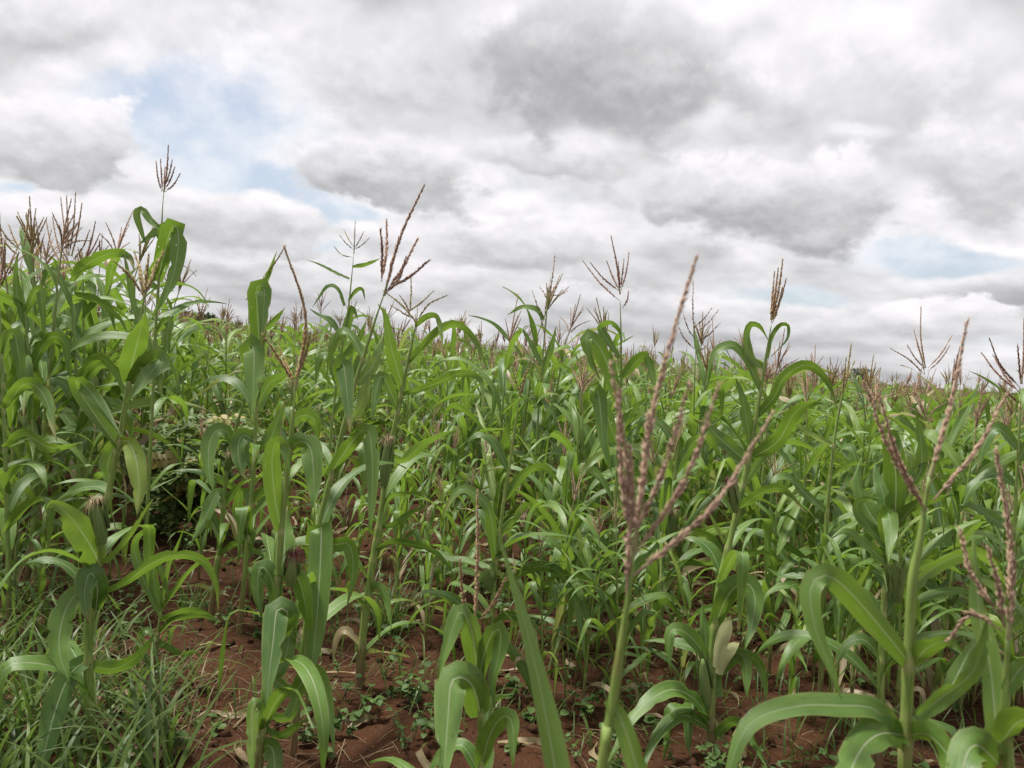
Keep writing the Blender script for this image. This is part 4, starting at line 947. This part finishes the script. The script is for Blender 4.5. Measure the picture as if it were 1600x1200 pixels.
# ------------------------------------------------------------------ the rest of the crop
def plant_parts(seed, H, lod=0, trn=0.5, nleaf=10, full=True):
    """a grown maize plant at the origin: [(part name, geometry, material)]; an ear is (ear, silk)"""
    rs = np.random.default_rng(seed); parts = []
    lx, ly = rs.normal(0, 0.035, 2)
    P = [(0, 0, -0.02), (lx * .3, ly * .3, H * .4), (lx * H, ly * H, H)]
    P = np.array(P); g = Geo()
    fr = np.linspace(0.07, 0.96, nleaf) + rs.normal(0, 0.012, nleaf)
    Ps = stalk_geo(g, P, 0.0135, 0.0045, fr[::2] if lod else fr, rs.random(), 8 if lod == 0 else (5 if lod == 1 else 3), rings=60 if lod == 0 else (10 if lod == 1 else 3))
    parts.append(('stalk', g, STALK))
    a0 = rs.uniform(0, 6.28); lg = Geo()
    for i, t in enumerate(fr):
        if not full and t < 0.45: continue
        k = t * (len(Ps) - 1); b = Ps[int(k)] + (Ps[min(int(k) + 1, len(Ps) - 1)] - Ps[int(k)]) * (k % 1)
        az = a0 + (i % 2) * math.pi + rs.normal(0, 0.45)
        L = (0.50 + 0.34 * math.sin(math.pi * min(1, t * 1.05)) ** 0.8) * rs.uniform(0.85, 1.12)
        e0 = math.radians(rs.uniform(48, 80)); dr = math.radians(rs.uniform(60, 175) if (rs.random() < .62 or t > .78) else rs.uniform(10, 60)) * (1.0 - 0.25 * (t > 0.85))
        n = {0: 20, 1: 10, 2: 6, 3: 4}[lod]
        Pl, S = leaf_path(b, az, e0, dr, L, n, rs, rs.choice([None, None, None, 0.45, 0.6]), rs.normal(0, 0.4), rs.uniform(1.0, 1.9))
        S = twist_sides(Pl, S, np.linspace(rs.normal(0, .2), rs.normal(0, 1.0), n + 1))
        W = (0.043 + 0.024 * math.sin(math.pi * t)) * rs.uniform(0.75, 1.2)
        rnd = float(np.clip(rs.beta(1.5, 1.7), 0.02, 0.97)); ex = 0.95 if ((t < 0.32 and rs.random() < 0.5) or rs.random() < 0.03) else 0.0
        gl = Geo() if lod == 0 else lg
        blade(gl, Pl, S, W, rs, 0.35, 0.12 if lod < 2 else 0.05, {0: 5, 1: 5, 2: 3, 3: 3}[lod], rnd, 0.03 if lod == 0 else 0, extra=ex)
        if lod == 0: parts.append(('leaf', gl, LEAF))
    if lod: parts.append(('leaf', lg, LEAF))
    if trn is not None:
        g = Geo(); top = Ps[-1]; ax = unit(unit(Ps[-1] - Ps[-2]) + rs.normal(0, 0.12, 3)); ped = top + ax * rs.uniform(0.05, 0.16)
        tube(g, spline([top, ped], 3)[0], 0.0038, 4 if lod < 2 else 3, 0.05, hgt=np.full(4, .35), cap=False)
        tassel_geo(g, tassel_paths(ped, ax, rs, rs.uniform(0.22, 0.34), {0: rs.integers(6, 13), 1: rs.integers(6, 12), 2: rs.integers(5, 9), 3: 5}[lod], (0.12, rs.uniform(0.35, 0.9))), rs, trn, lod if lod < 2 else 2, thick=1.15 if lod < 2 else 1.0)
        parts.append(('tassel', g, TASSEL))
    if lod < 2 and rs.random() < 0.75:
        t = rs.uniform(0.42, 0.55); b = Ps[int(t * (len(Ps) - 1))]; az = rs.uniform(0, 6.28)
        ax = np.array((math.cos(az) * .24, math.sin(az) * .24, 0.95))
        ge, tip = ear_geo(b + 0.012 * unit((ax[0], ax[1], 0)), ax, rs.uniform(.12, .16), 0.0185, rs)
        parts.append(('ear', ge, HUSK, silk_geo(tip, ax, rs, 30), SILK_PURPLE if rs.random() < .6 else SILK_TAN))
    return parts

placed = []
def free(x, y, r):
    for (a, b) in placed:
        if (a - x) ** 2 + (b - y) ** 2 < r * r: return False
    return True
for o in list(C.objects):
    if o.name.startswith('maize_plant'): placed.append((o.location.x, o.location.y))

# whole plants with all their parts, shared mesh data
protos = []
for k in range(9):
    H = [1.32, 1.45, 1.22, 1.5, 1.38, 1.12, 1.4, 1.28, 1.48][k]
    root = link('maize_plant', None); root.empty_display_size = 0.05
    for p in plant_parts(100 + k, H, 0, [0.55, .25, .66, .8, .2, .45, .6, .1, .7][k] if k != 5 else None, 12 + k % 3):
        o = link(p[0], p[1].mesh(p[0], [p[2]]), root)
        if len(p) > 3: link('silk', p[3].mesh('silk', [p[4]]), o)
    tag(root, 'x', 'maize plant'); protos.append(root)
fresh = set(range(len(protos)))
def put_plant(k, x, y, rz, s, group, tilt=0.0):
    o = protos[k] if k in fresh else copy_tree(protos[k])
    fresh.discard(k)
    o.location = (x, y, gzs(x, y)); o.rotation_euler = (tilt, random.gauss(0, 0.05), rz); o.scale = (s, s, s * random.uniform(0.95, 1.05))
    tag(o, describe(x, y, TCOL[k], s), 'maize plant', group); placed.append((x, y))
    return o

TCOL = ['pinkish tan', 'golden', 'rosy brown', 'dark brown', 'yellowish', None, 'tan', 'greenish', 'reddish brown']
LAND = [(-40, 'the left edge plant'), (45, 'the greenish gold tassel'), (110, 'the ribbed arching blade at left'), (150, 'the pale silk ear at left'), (240, 'the tallest upper left plant'),
        (300, 'the dark leafy bush'), (350, 'the leaning plant by the bush'), (400, 'the broad straight blade'), (455, 'the golden brown tassel plant'), (510, 'the broad hanging blade'),
        (560, 'the grey green tassel plant'), (620, 'the thick pale stalk'), (700, 'the drooping pale tassel'), (775, 'the slender round ear plant'), (850, 'the two brown tassel tufts'), (900, 'the long near blade'),
        (960, 'the fan shaped purple tassel'), (1030, 'the closest pinkish tassel'), (1085, 'the wide spread tassel'), (1150, 'the torn husk plant'), (1210, 'the compact golden tassel'), (1290, 'the thin yellowish stalk'),
        (1350, 'the lone horizon tree'), (1395, 'the stiff upright blades'), (1445, 'the open forked tassel'), (1500, 'the near right pinkish tassel'), (1560, 'the rosy drooping branch'), (1620, 'the right edge plant')]
ADJ = ['knee-high', 'short', 'middling', 'tall', 'very tall']
def describe(x, y, tc, s, ear=None):
    """a label from the plant's own look and the nearest landmark in front of it"""
    v = np.array((x, y, 1.0)) - CA; px = 800 + FPX * float(v @ RT) / float(v @ FW)
    lx, ln = min(LAND, key=lambda q: abs(q[0] - px)); d = math.hypot(x, y)
    where = ('directly behind' if d > 4.6 else 'close by') if abs(px - lx) < 14 else (('behind, left of' if d > 4.6 else 'just left of') if px < lx else ('behind, right of' if d > 4.6 else 'just right of'))
    if d > 8.6: where = where.replace('directly behind', 'far behind').replace('behind,', 'far behind,')
    t = f'{tc} tassel' if tc else 'no tassel'
    a = ADJ[int(np.clip((s - 0.72) / 0.1, 0, 4))]
    return f'{a} maize with {t} {where} {ln}'
GRP = {'L': 'maize plants in the left stand', 'M': 'maize plants beyond the soil patch', 'R': 'maize plants in the right stand', 'F': 'maize plants in the back rows'}
NOTFREE = []
# second rank: feet read off the photograph
near = [(20, 905), (60, 880), (100, 890), (30, 830), (85, 800), (150, 820), (5, 790), (120, 780), (170, 760), (45, 770), (75, 745),
        (470, 800), (520, 790), (690, 800), (735, 770), (880, 1010), (900, 880), (860, 830), (930, 800), (990, 860), (1010, 800), (1070, 830), (1090, 790), (1130, 800),
        (1170, 950), (1215, 880), (1240, 1010), (1250, 850), (1330, 960), (1340, 860), (1440, 1010), (1470, 930), (1500, 860), (1530, 990), (1560, 900), (1590, 850), (1480, 830), (1400, 830), (1545, 830),
        (1210, 820), (1300, 810), (1360, 820), (1440, 820), (1595, 1000), (1180, 1000), (820, 890), (640, 780), (790, 790), (1455, 1130), (1250, 1120),
        (10, 860), (40, 920), (75, 850), (130, 850), (15, 760), (60, 730), (105, 740), (150, 730), (1210, 940), (1290, 900), (1310, 1030), (1420, 900), (1500, 1060), (1540, 930), (1580, 950), (1570, 1060), (1470, 880), (1240, 790), (1420, 860), (1510, 920), (905, 930), (845, 880), (975, 920), (1085, 900), (1060, 780), (1130, 760), (960, 770), (890, 790)]
for i, (a, b) in enumerate(near):
    p, D = ghit(a, b)
    if not free(p[0], p[1], 0.13): continue
    side = 'L' if a < 330 else ('M' if a < 1150 else 'R')
    s = random.uniform(0.92, 1.08) * (1.2 if side == 'L' else 0.9)
    put_plant(i % 9, p[0], p[1], random.uniform(0, 6.28), s, GRP[side])

low = [(850, 960), (900, 1000), (940, 960), (1000, 950), (1060, 940), (1160, 900), (1200, 1060), (1230, 960), (1270, 1060), (1330, 1100), (1350, 1000), (1400, 1060), (1440, 1100), (1480, 1000), (1520, 1100), (1560, 1000), (1590, 1100),
       (820, 1010), (980, 1010), (1150, 960), (1190, 870), (700, 900), (650, 850), (60, 990), (20, 960), (110, 940), (480, 860), (1300, 960), (1420, 970), (1510, 960), (620, 900), (1000, 1080), (880, 920), (1120, 880), (450, 820), (1180, 1060), (1260, 1000), (1330, 1040), (1380, 1090), (1450, 1060), (1500, 1120), (1550, 1060), (1595, 1040), (1160, 1010), (900, 1060), (860, 1060), (960, 1120), (1230, 1120), (1300, 1150), (1560, 1150), (1400, 1130), (480, 935), (620, 955), (665, 1010), (700, 985), (525, 1000), (590, 905), (650, 925), (505, 890), (310, 905), (380, 930), (440, 905), (560, 870), (690, 940), (620, 860), (730, 900), (1010, 1040), (910, 1105), (1060, 1100), (845, 1090)]
for i, (a, b) in enumerate(low):
    p, D = ghit(a, b)
    if free(p[0], p[1], 0.10): put_plant([5, 2, 7, 0][i % 4], p[0], p[1], random.uniform(0, 6.28), random.uniform(0.38, 0.75), GRP['L' if a < 330 else ('M' if a < 1150 else 'R')])
def clear_patch(x, y):
    """open soil and the leafy bush"""
    if ((x + 1.30) / 0.95) ** 2 + ((y - 5.6) / 1.8) ** 2 < 1: return True
    if ((x + 2.45) / 0.85) ** 2 + ((y - 6.0) / 1.5) ** 2 < 1: return True
    return y < 5.0
rows = []
rr = np.random.default_rng(21)
cR, sR = math.cos(RA), math.sin(RA)
for iu in np.arange(-200, 200):
    for iv in np.arange(-20, 480):
        u = iu * 0.66 + rr.normal(0, 0.07); v = iv * 0.34 + rr.normal(0, 0.09)
        x = u * cR + v * sR; y = -u * sR + v * cR
        if y < 4.6 or y > 125 or abs(x) > 0.74 * y + 1.0: continue
        d = math.hypot(x, y)
        if clear_patch(x, y): continue
        if rr.random() < (0.08 if d < 16 else 0.30 if d < 35 else 0.62): continue
        rows.append((d, x, y))
rows.sort()
count = len([1 for o in C.objects if o.name.startswith('maize_plant')])
mids = []
for k in range(12):
    parts = plant_parts(300 + k, [1.3, 1.42, 1.2, 1.48, 1.36, 1.1, 1.45, 1.25, 1.38, 1.5, 1.3, 1.4][k], 1, [.5, .3, .66, .85, .2, .6, .12, .72, .45, .62, .68, .25][k], 12)
    mats = [STALK, LEAF, TASSEL, HUSK, SILK_PURPLE, SILK_TAN]; g = Geo()
    for p in parts:
        g.merge(p[1].pack(), mat=mats.index(p[2]))
        if len(p) > 3: g.merge(p[3].pack(), mat=mats.index(p[4]))
    mids.append(g.mesh('maize_plant', mats))
MCOL = ['pinkish tan', 'golden', 'rosy brown', 'dark brown', 'yellowish', 'tan', 'greenish', 'reddish brown', 'brown', 'pinkish tan', 'rosy brown', 'golden']
far = []
nfull = 0
for (d, x, y) in rows:
    if not free(x, y, 0.14) and d < 12: continue
    az = x / y
    tall = (1.0 if d < 7 else 0.97) + 0.16 * float(vnoise(x * .25, y * .25, 9)) + (0.16 if (az < -0.42 and d < 9) else 0.0) 
    if 5 < d < 40 and random.random() < 0.08: tall *= 1.14
    if d < 8.6 and nfull < 120:
        side = 'L' if az < -0.38 else ('M' if az < 0.28 else 'R')
        put_plant(random.randrange(9), x, y, random.uniform(0, 6.28), tall * random.uniform(0.82, 1.10), GRP[side]); nfull += 1; count += 1
    elif count < 296:
        kk = random.randrange(12); o = link('maize_plant', mids[kk], loc=(x, y, gzs(x, y)))
        s = tall * random.uniform(0.80, 1.14); o.scale = (s, s, s); o.rotation_euler = (random.gauss(0, .05), random.gauss(0, .05), random.uniform(0, 6.28))
        tag(o, describe(x, y, MCOL[kk], s), 'maize plant', GRP['F']); count += 1; placed.append((x, y))
    else: far.append((d, x, y, tall))
print('maize things', count, 'far', len(far), 'full', nfull)

same = {}
for o in C.objects:
    if o.name.startswith('maize_plant') and o.get('label'): same.setdefault(o['label'], []).append(o)
for lb, os_ in same.items():
    if len(os_) in (2, 3):
        os_.sort(key=lambda o: o.location.y)
        for o, w_ in zip(os_, ('nearer', 'farther') if len(os_) == 2 else ('nearest', 'middle', 'farthest')): o['label'] = w_ + ' ' + lb
def build_far():
    mats = [STALK, LEAF, TASSEL]
    def pk(seed, lod, trn, full, H):
        g = Geo()
        for p in plant_parts(seed, H, lod, trn, 9 if lod == 2 else 8, full): g.merge(p[1].pack(), mat=mats.index(p[2]))
        return g.pack()
    A = [pk(500 + k, 2, [.5, .3, .66, .8, .2, .6, .15, .7, .45, .62][k], True, 1.25 + .05 * (k % 5)) for k in range(10)]
    B = [pk(600 + k, 3, [.5, .3, .66, .8, .2, .6, .15, .7, .45, .62][k], False, 1.25 + .05 * (k % 5)) for k in range(10)]
    g = Geo(); rs = np.random.default_rng(4)
    for (d, x, y, tall) in far:
        if d > 45 and rs.random() < 0.45: continue
        p = (A if d < 26 else B)[rs.integers(10)]
        s = tall * rs.uniform(0.8, 1.16)
        R = rotz(rs.uniform(0, 6.28)) * s; R = rotax((1, 0, 0), rs.normal(0, .05)) @ R
        g.merge(p, R, np.array((x, y, gzs(x, y))), dr=None)
    me = g.mesh('maize_crop', mats)
    print('far crop tris', sum(len(p.vertices) - 2 for p in me.polygons))
    tag(link('maize_crop', me), 'distant maize crop reaching the horizon, reddish tassels over pale green leaves', 'crop', kind='stuff')
build_far()

# ------------------------------------------------------------------ weeds, grass, litter, far trees
def grass_geo(n, spot, rs, L=(0.25, 0.6), W=0.010, lean=0.9):
    g = Geo()
    for k in range(n):
        x, y = spot(rs); b = np.array((x, y, gzs(x, y) - 0.01))
        l = rs.uniform(*L); az = rs.uniform(0, 6.28)
        P, S = leaf_path(b, az, math.radians(rs.uniform(55, 88)), rs.uniform(0.3, 2.2) * lean, l, 7, rs)
        blade(g, P, S, W * rs.uniform(0.6, 1.3), rs, 0.4, 0.0, 3, rs.random() * (0.75 if rs.random() < .9 else 1.3), base=.8)
    return g
def build_grass():
    rs = np.random.default_rng(77)
    def spot(r):
        while True:
            px, py = r.uniform(-60, 330), r.uniform(900, 1330)
            if px > 190 + 90 * (py > 1050) and r.random() < .8: continue
            if px > 40 and py < 980 and r.random() < .75: continue
            p, D = ghit(px, py); return p[0], p[1]
    tag(link('long_grass', grass_geo(520, spot, rs, (0.14, 0.54), 0.016).mesh('long_grass', [GRASS])), 'long green grass in the lower left corner under the maize', 'grass', kind='stuff')
    def spot2(r):
        px, py = r.uniform(90, 330), r.uniform(1040, 1200); p, D = ghit(px, py); return p[0], p[1]
    tag(link('dry_grass', grass_geo(130, spot2, rs, (0.12, 0.4), 0.004, 1.2).mesh('dry_grass', [STRAW])), 'thin dry grass stems at lower left beside the soil path', 'grass', kind='stuff')
    def spot3(r):
        y = 2.9 + 8 * r.random() ** 1.35; x = r.uniform(-.75, .75) * y; return x, y
    tag(link('short_grass', grass_geo(3200, spot3, rs, (0.05, 0.28), 0.007).mesh('short_grass', [GRASS])), 'short grass and seedlings between the maize rows', 'grass', kind='stuff')
    tufts = [(600, 985, 70, .42, 'bushy green grass tuft at the foot of the thick pale stalk'), (505, 1000, 22, .3, 'small grass tuft behind the broad hanging blade'),
             (690, 895, 30, .25, 'low grass tuft in the shaded soil hollow'), (1350, 1150, 26, .22, 'dry looking grass tuft at lower right'), (300, 960, 20, .22, 'grass tuft left of the soil path')]
    for (px, py, n, l, lab) in tufts:
        p, D = ghit(px, py)
        g = grass_geo(n, lambda r: (p[0] + r.normal(0, .05), p[1] + r.normal(0, .05)), rs, (l * .5, l), 0.009, 0.7)
        tag(link('grass_tuft', g.mesh('grass_tuft', [GRASS], origin=p), loc=p), lab, 'grass tuft', 'grass tufts on the soil')
build_grass()

def round_leaf(g, c, nrm, dirv, L, W, rnd, mat=0):
    """small broad leaf, folded a little along its middle"""
    nrm = unit(nrm); dirv = unit(dirv - nrm * np.dot(dirv, nrm)); s = np.cross(nrm, dirv)
    t = np.array((0, .25, .55, .85, 1.0)); w = np.array((.15, .8, 1, .6, .05)) * W / 2
    v = []; att = []
    for i in range(5):
        for k in (-1, 0, 1):
            v.append(c + dirv * t[i] * L + s * k * w[i] + nrm * (abs(k) * w[i] * 0.35 - 0.25 * L * t[i] ** 2)); att.append(((k + 1) / 2, t[i], rnd, 0))
    q = [(i * 3 + j, i * 3 + j + 1, i * 3 + j + 4, i * 3 + j + 3) for i in range(4) for j in range(2)]
    g.add(v, q, None, att, mat)
def weed_plant(p, h, n, rs, lw=0.035):
    g = Geo(); gs = Geo()
    for k in range(max(2, n // 6)):
        a = rs.uniform(0, 6.28); top = np.array((math.cos(a) * h * .5, math.sin(a) * h * .5, h * rs.uniform(.6, 1.0)))
        Pm, _ = spline([np.zeros(3), top * (.4, .4, .6), top], 6); tube(gs, Pm, np.linspace(.0025, .001, 7), 4, rs.random())
        for j in range(6):
            c = Pm[rs.integers(2, 7)]; az = rs.uniform(0, 6.28); L = lw * rs.uniform(.6, 1.3)
            round_leaf(g, c, np.array((rs.normal(0, .35), rs.normal(0, .35), 1)), np.array((math.cos(az), math.sin(az), .2)), L, L * .85, rs.random())
    return g, gs
rsw = np.random.default_rng(31)
weed_spots = [(640, 1100, .20, 30, 'pale leafy weed on the red soil below the thick stalk', .035), (555, 1130, .14, 12, 'small round leaved seedling right of the hanging blades', .04),
              (775, 890, .16, 36, 'low dark weed by the slender plant with the round ear', .035), (690, 830, .18, 40, 'bushy weed in the shade of the hollow', .035),
              (850, 940, .14, 30, 'low weed among the rows right of the long near blade', .03), (1215, 1000, .10, 18, 'small weed on soil right of the torn husk plant', .03),
              (250, 1095, .14, 24, 'weed with tiny leaves beside the soil path', .025), (285, 1175, .10, 14, 'small weed at the bottom edge left of the path', .04),
              (1235, 745, .25, 40, 'leafy weed between maize rows at right', .04), (1215, 950, .12, 20, 'weed at the foot of the thin yellowish stalk', .03), (870, 1010, .10, 20, 'sprawling weed on soil in the middle', .03)]
for (px, py, h, n, lab, lw) in weed_spots:
    p, D = ghit(px, py); g, gs = weed_plant(p, h, n, rsw, lw)
    root = link('weed', None, loc=p); tag(root, lab, 'weed', 'weeds on the soil'); root.empty_display_size = .05
    o = link('foliage', g.mesh('foliage', [WEED]), root); o['kind'] = 'stuff'
    link('stem', gs.mesh('stem', [STEM]), root)
g = Geo(); rs = np.random.default_rng(33)
for k in range(1250):
    y = 2.7 + 8 * rs.random() ** 1.5; x = rs.uniform(-.75, .75) * y
    if float(vnoise(x * .9, y * .9, 12)) < -0.03 or (y < 4.0 and rs.random() < .35): continue
    a, b = weed_plant(None, rs.uniform(.05, .26) if y > 3.8 else rs.uniform(.03, .14), 12, rs, rs.choice([.018, .026, .034])); z = gzs(x, y)
    g.merge(a.pack(), None, np.array((x, y, z)), mat=0); g.merge(b.pack(), None, np.array((x, y, z)), mat=1)
tag(link('ground_weeds', g.mesh('ground_weeds', [WEED, STEM])), 'low broad leaved weeds covering the soil between rows', 'weeds', kind='stuff')

def build_bush():
    rs = np.random.default_rng(41); p, D = ghit(268, 835)
    root = link('leafy_bush', None, loc=p); root.empty_display_size = .1
    tag(root, 'dark leafy bush with compound leaves, some yellow, among maize at left', 'bush')
    def pinnate(mat, s):
        g = Geo(); Pm, _ = spline([np.zeros(3), (0.09 * s, 0, .012), (0.18 * s, 0, -.01)], 8); tube(g, Pm, .0012, 3, .4, cap=False)
        for i in range(2, 9):
            for sd in (-1, 1):
                d = np.array((.45, sd, .1)); L = (.052 if i < 7 else .04) * s
                round_leaf(g, Pm[i], np.array((rs.normal(0, .3), rs.normal(0, .3), 1)), d, L, L * .62, rs.random())
        round_leaf(g, Pm[-1], np.array((0, 0, 1.)), np.array((1., 0, 0)), .05 * s, .034 * s, rs.random())
        return g.mesh('leaf', [mat])
    green = [pinnate(BUSHLEAF, 1.0) for _ in range(3)]; yellow = pinnate(YELLOWLEAF, 1.0)
    for k in range(13):
        a = rs.uniform(0, 6.28); R = rs.uniform(.15, .75); h = rs.uniform(.45, .92)
        top = np.array((math.cos(a) * R * 1.2, math.sin(a) * R * .7, h))
        Pm, _ = spline([np.zeros(3), top * (.35, .35, .6), top], 14); g = Geo(); tube(g, Pm, np.linspace(.009, .002, 15), 5, rs.random())
        link('stem', g.mesh('stem', [STEM]), root)
        for j in range(15):
            c = Pm[min(14, 2 + j)]; y = rs.random() < .16 and j > 5
            o = link('leaf', yellow if y else green[rs.integers(3)], root, loc=c)
            s = rs.uniform(.9, 1.5); o.scale = (s, s, s); o.rotation_euler = (rs.normal(0, .4), rs.uniform(-.5, .4), rs.uniform(0, 6.28))
            if y: o['label'] = 'yellowed compound leaf'
build_bush()

def build_litter():
    rs = np.random.default_rng(51); g = Geo()
    for k in range(4200):
        y = 2.0 + 6 * rs.random() ** 1.5; x = rs.uniform(-.75, .75) * y; l = rs.uniform(.015, .15); a = rs.uniform(0, 6.28)
        if float(vnoise(x * 1.3, y * 1.3, 15)) + .25 * (x > .2) < rs.uniform(-.25, .35): continue
        p0 = np.array((x, y, gzs(x, y) + .006)); q = (x + math.cos(a) * l, y + math.sin(a) * l); p1 = np.array((*q, gzs(*q) + rs.uniform(.004, .03)))
        tube(g, [p0, (p0 + p1) / 2 + (0, 0, .004), p1], rs.uniform(.0006, .0021), 3, rs.random(), cap=False)
    tag(link('straw_litter', g.mesh('straw_litter', [STRAW])), 'bits of straw and dry stems littering the red soil', 'straw', kind='stuff')
    g = Geo()
    for k in range(170):
        y = 2.4 + 6 * rs.random() ** 1.2; x = rs.uniform(-.75, .75) * y; a = rs.uniform(0, 6.28); l = rs.uniform(.10, .34)
        q = [(x + math.cos(a + .5 * math.sin(3 * t)) * l * t, y + math.sin(a + .5 * math.sin(3 * t)) * l * t) for t in (0, .35, .7, 1)]
        P, _ = spline([np.array((*c, gzs(*c) + rs.uniform(.008, .03))) for c in q], 9)
        S = twist_sides(P, np.tile((-math.sin(a), math.cos(a), 0.0), (10, 1)), np.linspace(rs.normal(0, .5), rs.normal(0, 1.2), 10))
        blade(g, P, S, rs.uniform(.012, .04), rs, .5, .25, 3, rs.random(), .15, base=.8, extra=.95)
    tag(link('leaf_litter', g.mesh('leaf_litter', [LEAF])), 'curled dry maize leaves lying on the red soil', 'dry leaves', kind='stuff')
    st = [((605, 965), (672, 940), .017, 'pale dry maize stalk lying right of the grass tuft'), ((615, 990), (655, 975), .015, 'short broken dry stalk on soil below the longer pale stalk'),
          ((365, 1140), (392, 1115), .006, 'split dry stalk piece left of the hanging blades'), ((372, 1178), (392, 1210), .014, 'cut brown stalk end at the bottom edge'),
          ((205, 1178), (300, 1160), .012, 'tan dry stalk lying in the lower left grass'), ((335, 1057), (353, 1043), .005, 'thin straw splinter on the soil path'),
          ((1085, 1010), (1010, 1030), .006, 'thin pale stem lying left of the torn husk plant')]
    for a, b, r, lab in st:
        p0, _ = ghit(*a); p1, _ = ghit(*b); p0 = p0 + (0, 0, r * .8); p1 = p1 + (0, 0, r * .8)
        Pm, ln = spline([p0, (p0 + p1) / 2 + (0, 0, .004), p1], 14); R = np.full(15, r); R[4] *= 1.2; R[10] *= 1.2
        g = Geo(); tube(g, Pm, R, 8, rs.random()); tag(link('dry_stalk', g.mesh('dry_stalk', [STRAW], origin=p0), loc=p0), lab, 'dry stalk', 'dry stalks on the soil')
build_litter()

def far_tree(px, pytop, D, w, lab, seed):
    rs = np.random.default_rng(seed); top = PX(px, pytop, D); x, y = top[0], top[1]; z0 = gzs(x, y); H = top[2] - z0
    root = link('tree', None, loc=(x, y, z0)); tag(root, lab, 'tree', 'trees on the horizon')
    g = Geo(); tube(g, spline([(0, 0, 0), (.1 * w, 0, H * .35), (0, 0, H * .8)], 8)[0], np.linspace(.05, .012, 9) * H, 6, rs.random())
    for k in range(5):
        a = rs.uniform(0, 6.28); z = H * rs.uniform(.3, .6)
        tube(g, spline([(0, 0, z), (math.cos(a) * w * .3, math.sin(a) * w * .3, z + H * .15)], 3)[0], np.linspace(.02, .006, 4) * H, 4, .5)
    link('trunk', g.mesh('trunk', [BARK]), root)
    g = Geo(); lobes = [(rs.normal(0, w * .26), rs.normal(0, w * .26), H * rs.uniform(.45, .86), w * rs.uniform(.14, .24)) for _ in range(11)]
    for k in range(1500):
        lx, ly, lz, lr = lobes[rs.integers(11)]; d = unit(rs.normal(size=3)) * lr * rs.random() ** .4
        c = np.array((lx, ly, min(lz, H - lr * .7))) + d * (1, 1, .75)
        round_leaf(g, c, rs.normal(size=3) + (0, 0, .7), rs.normal(size=3), w * .055, w * .045, rs.random())
    o = link('crown', g.mesh('crown', [TREELEAF]), root); o['kind'] = 'stuff'
for i, (px, py, D, w, lab) in enumerate([
        (305, 488, 130, 7.5, 'round dark tree on the horizon at left beneath the tallest tassel'), (342, 496, 135, 5.0, 'smaller dark tree right of the round horizon tree'),
        (285, 497, 140, 4.0, 'low bush-like tree left of the round horizon tree'), (432, 512, 120, 3.2, 'dark tree on the horizon behind the golden tassel'),
        (505, 520, 125, 4.5, 'low tree clump behind the slender grey green tassel'), (470, 524, 130, 5.0, 'broad low tree between golden tassel and slender plant'), (615, 532, 120, 5.0, 'dark tree behind the pale drooping tassel'),
        (665, 540, 130, 6.0, 'wide low tree on the horizon right of the pale tassel'), (730, 548, 140, 6.0, 'flat low tree left of the middle field tassels'), (1010, 562, 130, 4.0, 'small tree behind the near tassel spike'),
        (1348, 571, 110, 3.0, 'single dark green tree on the horizon at right')]):
    far_tree(px, py, D, w, lab, 800 + i)
